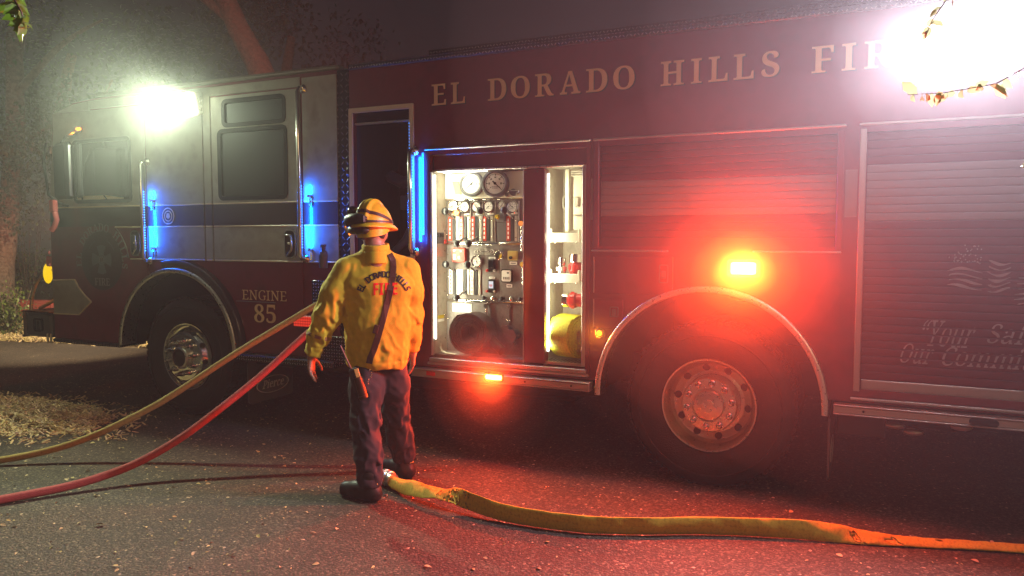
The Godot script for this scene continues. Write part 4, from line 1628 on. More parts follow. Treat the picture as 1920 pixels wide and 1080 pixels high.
	mb.box(Vector3(-2.954, 1.595, -0.10), Vector3(0.008, 0.085, 0.11), 0.003)
	var wb := tp("wall_switch_plate", mb, M["grey plastic"])
	mb = MB.new()
	for k in 3:
		mb.box(Vector3(-2.948, 1.615, -0.135 + 0.035 * k), Vector3(0.008, 0.03, 0.02), 0.003)
	tp("toggle", mb, M["ink"], wb)
	mb = MB.new()
	mb.box(Vector3(-2.947, 1.568, -0.165), Vector3(0.012, 0.032, 0.028), 0.004)
	tp("stop_button", mb, M["red plastic"], wb)
	mb = MB.new()
	mb.box(Vector3(-2.954, 1.505, -0.10), Vector3(0.006, 0.10, 0.12), 0.002)
	tp("wall_plate", mb, M["satin aluminium"])
	mb = MB.new()
	mb.box(Vector3(-2.955, 1.00, -0.11), Vector3(0.004, 0.025, 0.09))
	tp("caution_label", mb, M["yellow plastic"])
	mb = MB.new()
	mb.box(Vector3(-2.955, 0.972, -0.11), Vector3(0.004, 0.02, 0.09))
	tp("caution_text_label", mb, M["card white"])
	# lamps of the bay
	mb = MB.new()
	mb.box(Vector3(-2.949, 1.45, -0.022), Vector3(0.010, 1.22, 0.012), 0.002)
	tp("light_strip", mb, M["white strip glow"])
	area("panel_strip_light", Vector3(-2.938, 1.45, -0.022), Vector3(1, 0, -0.35), Vector2(0.02, 1.2), Color(1.0, 1.0, 0.84), 0.9)
	mb = MB.new()
	mb.box(Vector3(-2.74, 2.084, -0.10), Vector3(0.36, 0.010, 0.03), 0.002)
	tp("light_strip", mb, M["white strip glow"])
	area("panel_top_light", Vector3(-2.74, 2.074, -0.10), Vector3(-0.05, -1, -0.25), Vector2(0.36, 0.03), Color(1.0, 1.0, 0.84), 0.18)
	# right bay
	mb = MB.new()
	mb.box(Vector3(-1.92, 1.395, -0.42), Vector3(0.36, 1.40, 0.02))
	mb.box(Vector3(-2.092, 1.395, -0.25), Vector3(0.02, 1.40, 0.32))
	mb.box(Vector3(-1.755, 1.395, -0.22), Vector3(0.012, 1.40, 0.38))
	mb.box(Vector3(-1.92, 2.094, -0.22), Vector3(0.36, 0.006, 0.38))
	tp("bay_wall", mb, M["compartment paint"])
	mb = MB.new()
	mb.box(Vector3(-1.92, 0.722, -0.22), Vector3(0.33, 0.02, 0.38))
	var fl := tp("bay_floor", mb, M["satin aluminium"])
	mb = MB.new()
	for i in 11:
		for j in 4:
			mb.cyl(Vector3(-2.06 + 0.026 * i, 0.7325, -0.06 - 0.03 * j), Vector3(-2.06 + 0.026 * i, 0.7335, -0.06 - 0.03 * j), 0.008, 0.008, 8)
	tp("floor_hole", mb, M["ink"], fl)
	mb = MB.new()   # upright rail and door-like panel at the right
	mb.box(Vector3(-1.965, 1.86, -0.20), Vector3(0.03, 0.44, 0.03), 0.004)
	mb.box(Vector3(-1.875, 1.85, -0.22), Vector3(0.15, 0.40, 0.012), 0.004)
	tp("mounting_panel", mb, M["bracket white"])
	for k in 3:
		mb = MB.new()
		mb.box(Vector3(-1.87, 2.065 - 0.016 * k, -0.205), Vector3(0.15, 0.007, 0.016), 0.002)
		tp("louvre", mb, M["bracket white"])
	mb = MB.new()
	mb.box(Vector3(-1.90, 1.85, -0.21), Vector3(0.035, 0.075, 0.02), 0.008)
	mb.box(Vector3(-1.88, 1.755, -0.19), Vector3(0.06, 0.012, 0.05), 0.003)
	tp("panel_catch", mb, M["satin aluminium"])
	mb = MB.new()
	frame_ring(mb, -2.075, 1.80, -1.97, 1.91, 0.03, 0.014, -0.405, -0.37)
	mb.ring(Vector2(-1.99, 1.852), 0.034, 0.05, 0, TAU, -0.40, -0.35, 24)
	mb.lathe([Vector2(0.018, 0.0), Vector2(0.014, 0.05), Vector2(0.0, 0.055)], Vector3(-1.99, 1.852, -0.40), Basis(), 14)
	tp("wall_mount", mb, M["bracket white"])
	for s in [1.600, 1.315]:
		mb = MB.new()
		mb.box(Vector3(-1.96, s, -0.13), Vector3(0.235, 0.062, 0.014), 0.006)
		mb.box(Vector3(-1.96, s - 0.028, -0.20), Vector3(0.235, 0.010, 0.14), 0.003)
		mb.box(Vector3(-2.07, s + 0.012, -0.13), Vector3(0.03, 0.10, 0.02), 0.006)
		mb.box(Vector3(-1.85, s + 0.012, -0.13), Vector3(0.02, 0.09, 0.02), 0.006)
		var br := tp("shelf_bracket", mb, M["bracket white"])
		for x in [-2.03, -1.87]:
			mb = MB.new()
			mb.ball(Vector3(x, s - 0.036, -0.13), Vector3(0.008, 0.006, 0.008), 8, 5)
			tp("bracket_bolt", mb, M["chrome"], br)
	for y in [1.72, 1.50, 1.42, 1.24]:
		mb = MB.new()
		mb.cyl(Vector3(-2.081, y, -0.12), Vector3(-2.074, y, -0.12), 0.008, 0.006, 8)
		tp("wall_bolt", mb, M["chrome"])
	mb = MB.new()
	mb.cyl(Vector3(-1.89, 1.545, -0.408), Vector3(-1.89, 1.545, -0.40), 0.018)
	tp("red_cap", mb, M["red plastic"])
	mb = MB.new()
	mb.box(Vector3(-2.058, 1.42, -0.075), Vector3(0.008, 1.25, 0.010), 0.002)
	tp("light_strip", mb, M["white strip glow"])
	area("right_bay_light", Vector3(-2.050, 1.42, -0.075), Vector3(1, 0, -0.7), Vector2(0.02, 1.2), Color(1.0, 1.0, 0.84), 0.5)


# ------------------------------------------------------------------ between cab and body
func pump_house() -> void:
	var mb := MB.new()
	mb.box(Vector3(-3.765, 1.77, -0.012), Vector3(0.112, 2.26, 0.016), 0.003)
	tp("gap_strip", mb, M["dark treadplate"])
	mb = MB.new()
	mb.box(Vector3(-3.765, 1.77, -1.24), Vector3(0.10, 2.2, 2.30))
	tp("gap_filler", mb, M["underbody"])
	# the open crosslay bay with its frame
	mb = MB.new()
	frame_ring(mb, -3.70, 1.42, -3.112, 2.592, 0.008, 0.034, -0.02, 0.014)
	var fr := tp("bay_frame", mb, M["pinstripe"])
	mb = MB.new()
	mb.box(Vector3(-3.405, 2.475, -0.03), Vector3(0.52, 0.016, 0.03), 0.004)
	tp("bay_crossbar", mb, M["satin aluminium"], fr)
	mb = MB.new()
	mb.box(Vector3(-3.405, 2.0, -0.62), Vector3(0.56, 1.14, 0.02))
	mb.box(Vector3(-3.665, 2.0, -0.33), Vector3(0.012, 1.14, 0.58))
	mb.box(Vector3(-3.145, 2.0, -0.33), Vector3(0.012, 1.14, 0.58))
	mb.box(Vector3(-3.405, 2.562, -0.33), Vector3(0.56, 0.012, 0.58))
	mb.box(Vector3(-3.405, 1.44, -0.33), Vector3(0.56, 0.012, 0.58))
	tp("bay_wall", mb, M["interior dark"], fr)
	mb = MB.new()
	mb.box(Vector3(-3.24, 1.87, -0.16), Vector3(0.20, 0.11, 0.02), 0.005)
	tp("ledge", mb, M["interior blue"], fr)
	mb = MB.new()
	mb.tube(PackedVector3Array([Vector3(-3.40, 1.46, -0.12), Vector3(-3.28, 1.58, -0.14), Vector3(-3.17, 1.75, -0.12)]), 0.035, 10)
	tp("valve_pipe", mb, M["interior blue"], fr)
	mb = MB.new()
	mb.tube(PackedVector3Array([Vector3(-3.6, 2.1, -0.4), Vector3(-3.45, 2.04, -0.36), Vector3(-3.3, 2.08, -0.4)]), 0.05, 10)
	tp("valve_pipe", mb, M["interior blue"], fr)
	mb = MB.new()
	mb.box(Vector3(-3.42, 2.25, -0.5), Vector3(0.12, 0.22, 0.1), 0.02)
	tp("valve_body", mb, M["interior blue"], fr)
	# intake fittings low down, behind the firefighter
	mb = MB.new()
	mb.lathe([Vector2(0.0, 0.0), Vector2(0.11, 0.0), Vector2(0.11, 0.06), Vector2(0.08, 0.07), Vector2(0.08, 0.14), Vector2(0.0, 0.14)], Vector3(-3.36, 1.02, 0.0), Basis(), 28)
	tp("intake", mb, M["chrome"])
	for p in [Vector3(-3.60, 1.23, 0.0), Vector3(-3.57, 1.08, 0.0)]:
		mb = MB.new()
		mb.lathe([Vector2(0.07, 0.0), Vector2(0.07, 0.03), Vector2(0.05, 0.04), Vector2(0.05, 0.10), Vector2(0.062, 0.11), Vector2(0.062, 0.15), Vector2(0.0, 0.15)], p, Basis(Vector3.UP, -0.35), 24)
		tp("discharge", mb, M["polished aluminium"])


# ------------------------------------------------------------------ grab rails with their blue lights
func rails() -> void:
	var sets := [[-5.945, 1.37, 2.30, 0.075, -5.86], [-4.145, 1.41, 2.80, 0.075, -4.06], [-3.105, 1.47, 2.26, 0.075, -3.045]]
	for i in 3:
		var r: Array = sets[i]
		var mb := MB.new()
		mb.tube(PackedVector3Array([Vector3(r[0], r[1] + 0.02, 0.0), Vector3(r[0], r[1] + 0.02, r[3] - 0.02), Vector3(r[0], r[1] + 0.05, r[3]), Vector3(r[0], (r[1] + r[2]) / 2, r[3]), Vector3(r[0], r[2] - 0.05, r[3]), Vector3(r[0], r[2] - 0.02, r[3] - 0.02), Vector3(r[0], r[2] - 0.02, 0.0)]), 0.0165, 12)
		var rail := tp("grab_rail", mb, M["chrome"])
		mb = MB.new()
		for y in [r[1] + 0.02, r[2] - 0.02]:
			mb.lathe([Vector2(0.036, 0.0), Vector2(0.036, 0.012), Vector2(0.022, 0.03), Vector2(0.0, 0.03)], Vector3(r[0], y, 0.0), Basis(), 16)
		tp("rail_foot", mb, M["chrome"], rail)
		var lo: float = r[1] + 0.10
		var hi := minf(r[2] - 0.12, 2.02)
		if i == 2:
			hi = 2.20
		mb = MB.new()   # a row of LEDs along the rail's back
		var n := int((hi - lo) / 0.022)
		for k in n:
			mb.box(Vector3(r[0] + 0.004, lo + (k + 0.5) * (hi - lo) / n, r[3] - 0.019), Vector3(0.010, 0.010, 0.006), 0.0)
		var led := tp("rail_led_light", mb, M["blue led glow"], rail)
		area("rail_light", Vector3(r[0] + 0.012, (lo + hi) / 2, r[3] - 0.026), Vector3(0.75, 0, -1), Vector2(0.014, hi - lo), Color(0.0, 0.12, 1.0).linear_to_srgb(), 0.8)
		if i < 2:   # two brackets that hold the light strip off the paint
			for y in [1.93, 1.50]:
				mb = MB.new()
				mb.cyl(Vector3(r[0] + 0.055, y, 0.0), Vector3(r[0] + 0.055, y, 0.035), 0.014, 0.012, 12)
				mb.box(Vector3(r[0] + 0.055, y - 0.04, 0.012), Vector3(0.012, 0.09, 0.014), 0.004)
				tp("rail_bracket", mb, M["chrome"], rail)
	# lit tube along the edge of the pump panel
	var mb := MB.new()
	mb.cyl(Vector3(-3.022, 1.62, 0.024), Vector3(-3.022, 2.222, 0.024), 0.008, 0.008, 10)
	tp("edge_light_tube", mb, M["blue tube glow"])
	area("edge_light", Vector3(-3.022, 1.88, 0.036), Vector3(-0.4, 0, -1.0), Vector2(0.012, 0.66), Color(0.0, 0.17, 1.0).linear_to_srgb(), 0.35)
	mb = MB.new()
	for k in 24:
		mb.box(Vector3(-3.152, 1.92 + 0.023 * k, 0.0), Vector3(0.006, 0.010, 0.006), 0.0)
	tp("bay_led_light", mb, M["blue led glow"])


# ------------------------------------------------------------------ lamps
func lamps() -> void:
	var mb := MB.new()
	# scene lamps: framed heads of LEDs, tipped a little downwards
	for s in [[Vector3(0.394, 2.665, 0.0), "scene lamp glow", LAMP_E, Color(0.97, 0.93, 1.0), 0.44], [Vector3(-5.36, 2.745, 0.0), "cab lamp glow", CAB_E, Color(0.93, 1.0, 0.84), 0.24]]:
		var at: Vector3 = s[0]
		var b := Basis(Vector3.RIGHT, 0.22)
		mb = MB.new()
		var wide: float = s[4]
		mb.box(at + Vector3(0, 0, 0.03), Vector3(wide, 0.20, 0.09), 0.012, b)
		var head := tp("scene_lamp", mb, M["polished aluminium"])
		mb = MB.new()   # a deep rim round the lens
		for q in [[0, 0.098, wide, 0.014], [0, -0.098, wide, 0.014]]:
			mb.box(at + Vector3(0, 0, 0.03) + b * Vector3(q[0], q[1], 0.085), Vector3(q[2], q[3], 0.11), 0.004, b)
		tp("scene_lamp_rim", mb, M["polished aluminium"], head)
		mb = MB.new()
		mb.box(at + b * Vector3(0, 0, 0.05) + Vector3(0, 0, 0.03), Vector3(wide - 0.05, 0.15, 0.014), 0.004, b)
		tp("scene_lamp_lens", mb, M[s[1]], head)
		area("scene_lamp_light", at + Vector3(0, 0, 0.10), Vector3(0, -0.22, 1), Vector2(wide - 0.06, 0.14), s[3], s[2])
	# red warning lamp over the wheel
	mb = MB.new()
	mb.prism(rounded(-0.82, 1.355, -0.62, 1.465, 0.02), 0.0, 0.03)
	var w := tp("warning_lamp", mb, M["chrome"])
	mb = MB.new()
	mb.prism(rounded(-0.795, 1.373, -0.645, 1.447, 0.016), 0.029, 0.040)
	tp("warning_lamp_lens", mb, M["red lamp glow"], w)
	area("warning_lamp_light", Vector3(-0.72, 1.41, 0.048), Vector3(0, 0, 1), Vector2(0.15, 0.075), Color(1.0, 0.042, 0.003).linear_to_srgb(), RED_E)
	# red lamp in the rub rail
	mb = MB.new()
	mb.prism(rounded(-2.49, 0.583, -2.335, 0.634, 0.012), 0.068, 0.080)
	w = tp("warning_lamp", mb, M["black plastic"])
	mb = MB.new()
	mb.prism(rounded(-2.475, 0.592, -2.35, 0.626, 0.010), 0.079, 0.088)
	tp("warning_lamp_lens", mb, M["red lamp glow"], w)
	area("rail_warning_light", Vector3(-2.412, 0.609, 0.096), Vector3(0, 0, 1), Vector2(0.125, 0.034), Color(1.0, 0.042, 0.003).linear_to_srgb(), RED_E * 0.15)
	# amber markers
	for a in [[Vector3(-1.651, 0.958, 0.0), 0.020, 0.5], [Vector3(-6.846, 2.625, 0.0), 0.022, 0.2]]:
		mb = MB.new()
		mb.lathe([Vector2(0.034, 0.0), Vector2(0.034, 0.010), Vector2(0.026, 0.016), Vector2(0.0, 0.016)], a[0], Basis(), 18)
		w = tp("marker_lamp", mb, M["black plastic"])
		mb = MB.new()
		mb.ball(a[0] + Vector3(0, 0, 0.016), Vector3(a[1] * (1.7 if a[0].y > 2.0 else 1.0), a[1] * (0.7 if a[0].y > 2.0 else 1.0), 0.014), 12, 8)
		tp("marker_lamp_lens", mb, M["amber glow"], w)
		area("marker_light", a[0] + Vector3(0, 0, 0.036), Vector3(0, 0, 1), Vector2(0.03, 0.03), Color(1.0, 0.22, 0.008).linear_to_srgb(), a[2])
	# the red lamp of small lit cells on the step's corner
	mb = MB.new()
	mb.box(Vector3(-4.098, 0.930, 0.085), Vector3(0.215, 0.092, 0.03), 0.006)
	w = tp("step_lamp", mb, M["red plastic"])
	mb.box(Vector3(-4.098, 0.93, 0.04), Vector3(0.10, 0.05, 0.08))
	mb = MB.new()
	for i in 12:
		for j in 4:
			mb.box(Vector3(-4.195 + i * 0.0176, 0.898 + j * 0.0213, 0.102), Vector3(0.0125, 0.0165, 0.006), 0.002)
	tp("step_lamp_cell", mb, M["red grid glow"], w)
	mb = MB.new()
	mb.box(Vector3(-4.098, 0.93, 0.035), Vector3(0.09, 0.05, 0.075), 0.004)
	tp("step_lamp_arm", mb, M["black plastic"], w)
	# lamps of the other faces of the truck: brow lamp and red lamps at the front, red lamp on the far side
	mb = MB.new()
	mb.box(Vector3(-7.20, 2.90, -1.2), Vector3(0.09, 0.12, 0.60), 0.012)
	w = tp("brow_lamp", mb, M["polished aluminium"])
	mb = MB.new()
	mb.box(Vector3(-7.248, 2.90, -1.2), Vector3(0.012, 0.09, 0.54), 0.003)
	tp("brow_lamp_lens", mb, M["scene lamp glow"], w)
	spot("brow_lamp_light", Vector3(-7.30, 2.90, -1.2), Vector3(-12.0, 0.0, -2.6), 30.0, Color(1.0, 0.80, 0.52), 60.0)
	mb = MB.new()
	mb.box(Vector3(-7.545, 1.62, -0.40), Vector3(0.03, 0.09, 0.16), 0.006)
	w = tp("front_warning_lamp", mb, M["red lamp glow"])
	spot("front_warning_light", Vector3(-7.60, 1.62, -0.40), Vector3(-14.25, 2.6, -3.9), 15.0, Color(1.0, 0.16, 0.12), 26.0)
	mb = MB.new()
	mb.box(Vector3(-4.6, 2.99, -2.20), Vector3(0.34, 0.09, 0.10), 0.02)
	w = tp("roof_warning_lamp", mb, M["red lamp glow"])
	spot("roof_warning_light", Vector3(-4.6, 3.06, -2.29), Vector3(-10.3, 4.7, -6.0), 17.0, Color(1.0, 0.17, 0.15), 22.0)



# ------------------------------------------------------------------ underneath
func undercarriage() -> void:
	var mb := MB.new()
	for z in [-0.75, -1.65]:
		mb.box(Vector3(-2.9, 0.62, z), Vector3(9.6, 0.22, 0.08))
	mb.box(Vector3(-3.0, 0.5, -1.2), Vector3(2.0, 0.30, 1.5), 0.03)
	mb.cyl(Vector3(-5.544, 0.532, -0.3), Vector3(-5.544, 0.532, -1.95), 0.07)
	mb.cyl(Vector3(-0.929, 0.525, -0.5), Vector3(-0.929, 0.525, -1.95), 0.10)
	mb.ball(Vector3(-0.929, 0.525, -1.2), Vector3(0.26, 0.24, 0.22))
	mb.box(Vector3(-0.04, 0.47, -0.35), Vector3(0.27, 0.13, 0.5), 0.01)
	mb.box(Vector3(0.55, 0.57, -0.6), Vector3(0.9, 0.08, 0.5), 0.03)
	mb.tube(PackedVector3Array([Vector3(0.05, 0.50, -0.5), Vector3(0.3, 0.46, -0.5), Vector3(0.55, 0.44, -0.55), Vector3(0.9, 0.49, -0.6), Vector3(1.4, 0.50, -0.6)]), 0.055, 10)
	mb.tube(PackedVector3Array([Vector3(-4.2, 0.50, -0.4), Vector3(-3.6, 0.42, -0.42), Vector3(-2.2, 0.45, -0.4), Vector3(-1.8, 0.5, -0.4)]), 0.06, 10)
	mb.box(Vector3(-3.3, 0.56, -0.3), Vector3(3.0, 0.10, 0.46), 0.02)
	tp("chassis", mb, M["underbody"])
	mb = MB.new()
	for p in [Vector3(0.14, 0.49, -0.12), Vector3(0.24, 0.455, -0.14), Vector3(0.48, 0.52, -0.1)]:
		mb.ball(p, Vector3(0.06, 0.022, 0.03), 9, 6)
	tp("chassis_fitting", mb, M["satin aluminium"])
	# mud flaps behind the wheels
	for f in [[-4.815, 0.545, 0.165, -0.56, -0.01], [-0.212, 0.52, 0.125, -0.60, -0.02]]:
		mb = MB.new()
		var tf := Transform3D(Basis(Vector3.UP, PI / 2), Vector3(f[0], 0, 0))
		mb.prism(rounded(-f[4], f[2], -f[3], f[1], 0.04), -0.006, 0.006, tf)
		var fl := tp("mud_flap", mb, M["grey plastic"])
		mb = MB.new()
		var cz: float = (f[3] + f[4]) / 2 - 0.02
		var cy: float = f[2] + 0.135
		var rr := MB.new()
		rr.ring(Vector2.ZERO, 0.150, 0.164, 0, TAU, 0.0, 0.0025, 40)
		var ov := part("oval_badge", rr, M["card white"], fl)
		ov.transform = Transform3D(Basis(Vector3.UP, PI / 2).scaled_local(Vector3(1.25, 0.46, 1)), Vector3(f[0] + 0.0065, cy, cz))
		rr = MB.new()
		write_at(rr, "Pierce", serif, -0.135, -0.030, 0.125, 0.048, 0.0, 0.3)
		var wd := part("badge_lettering", rr, M["card white"], fl)
		wd.transform = Transform3D(Basis(Vector3.UP, PI / 2), Vector3(f[0] + 0.008, cy, cz))


# ------------------------------------------------------------------ things stowed in the bays
func spiral_roll(r0: float, r1: float, w: float, turns: float, th: float) -> MB:
	var mb := MB.new()
	var n := int(turns * 36)
	var g := mb.next()
	var gi := mb.next()
	var pts := []
	for i in n + 1:
		var t := float(i) / n
		var a := -turns * TAU * t + 2.2
		var r := lerpf(r0, r1, t) + 0.003 * sin(a * 3.0 + t * 9.0)
		pts.append(Vector3(cos(a) * r, sin(a) * r * (0.99 - 0.02 * t), 0.004 * sin(i * 0.37)))
	for i in n:
		var a: Vector3 = pts[i]
		var b: Vector3 = pts[i + 1]
		var na := Vector3(a.x, a.y, 0).normalized()
		var nb := Vector3(b.x, b.y, 0).normalized()
		var z := Vector3(0, 0, w / 2)
		var ao := a + na * th / 2
		var ai := a - na * th / 2
		var bo := b + nb * th / 2
		var bi := b - nb * th / 2
		mb.quad(ao - z, bo - z, bo + z, ao + z, na, g)
		mb.quad(ai - z, bi - z, bi + z, ai + z, -na, gi)
		for s in [1.0, -1.0]:
			var m0: Vector3 = z * s * 1.02
			mb.quad(ao + z * s * 0.985, bo + z * s * 0.985, b + m0, a + m0, Vector3(0, 0, s) + na)
			mb.quad(ai + z * s * 0.985, bi + z * s * 0.985, b + m0, a + m0, Vector3(0, 0, s) - na)
	return mb


func adapter(n: String, label: String, at: Vector3, b: Basis, r: float, h: float, red: bool) -> void:
	var t := thing(n, label, "hose adapter", at)
	t.basis = b
	var up := Basis(Vector3.RIGHT, -PI / 2)
	var mb := MB.new()
	mb.lathe([Vector2(0.0, 0.0), Vector2(r * 0.85, 0.0), Vector2(r * 0.85, h * 0.32), Vector2(r, h * 0.36), Vector2(r, h * 0.42)], Vector3.ZERO, up, 24)
	part("swivel", mb, M["red plastic"] if red else M["polished aluminium"], t)
	mb = MB.new()
	mb.lathe([Vector2(r, h * 0.42), Vector2(r, h * 0.62), Vector2(r * 0.8, h * 0.66)], Vector3.ZERO, up, 24)
	for k in 6:
		var a := TAU * k / 6
		mb.box(Vector3(cos(a) * r, h * 0.52, sin(a) * r), Vector3(0.012, h * 0.16, 0.012), 0.003)
	part("collar", mb, M["red plastic"] if red else M["chrome"], t)
	mb = MB.new()
	mb.lathe([Vector2(r * 0.8, h * 0.66), Vector2(r * 0.95, h * 0.72), Vector2(r * 0.95, h * 0.96), Vector2(r * 0.88, h), Vector2(r * 0.6, h), Vector2(r * 0.6, h * 0.8), Vector2(0, h * 0.8)], Vector3.ZERO, up, 24)
	part("thread_end", mb, M["chrome"], t)


func stowed() -> void:
	var t := thing("rolled_hose", "dark rolled fire hose standing on the floor under the gauges", "rolled hose", Vector3(-2.668, 0.733, -0.09))
	var m := part("hose_coil", spiral_roll(0.062, 0.158, 0.155, 6.0, 0.0135), M["tan hose"], t, Vector3(0, 0.166, 0))
	m.rotation.y = 0.06
	var mb := MB.new()
	mb.ball(Vector3(0.005, 0.166, -0.03), Vector3(0.058, 0.056, 0.02), 14, 8)
	part("coil_core", mb, M["leather"], t)
	mb = MB.new()
	mb.tube(PackedVector3Array([Vector3(0.14, 0.13, -0.02), Vector3(0.19, 0.08, 0.0), Vector3(0.25, 0.045, 0.02)]), [0.03, 0.034, 0.036], 12)
	part("coupling", mb, M["bronze"], t)
	t = thing("rolled_hose", "bright yellow rolled hose on the floor of the narrow right bay", "rolled hose", Vector3(-1.925, 0.732, -0.20))
	m = part("hose_coil", spiral_roll(0.05, 0.162, 0.18, 7.0, 0.0145), M["bright hose"], t, Vector3(0, 0.172, 0))
	m.rotation.y = 1.22
	t = thing("hose_strap", "pale webbing strap lying on the bay floor beside the dark rolled hose", "strap", Vector3(-2.87, 0.731, -0.06))
	mb = MB.new()
	var pts := PackedVector3Array([Vector3(-0.055, 0.075, 0.0), Vector3(-0.06, 0.05, 0.0), Vector3(-0.045, 0.02, 0.01), Vector3(0.0, 0.008, 0.02), Vector3(0.09, 0.006, 0.03)])
	for i in 4:
		var a := pts[i]
		var b := pts[i + 1]
		var z := Vector3(0, 0, 0.014)
		mb.quad(a - z, b - z, b + z, a + z, Vector3(0.2, 1, 0))
		var dn := Vector3(0.0, -0.004, 0.0)
		mb.quad(a + z, b + z, b + z + dn, a + z + dn, Vector3(0, 0, 1))
	part("webbing", mb, M["bracket white"], t)
	adapter("silver_adapter", "slim silver hose adapter standing on the lower white shelf bracket", Vector3(-2.005, 1.292, -0.185), Basis(), 0.034, 0.165, false)
	adapter("red_adapter", "wide red and silver hose adapter standing on the lower white shelf bracket", Vector3(-1.895, 1.292, -0.19), Basis(), 0.052, 0.19, true)
	adapter("side_adapter", "red adapter with a silver end lying sideways above the bright yellow rolled hose", Vector3(-1.83, 1.158, -0.16), Basis(Vector3(0, 0, 1), PI / 2), 0.054, 0.15, true)


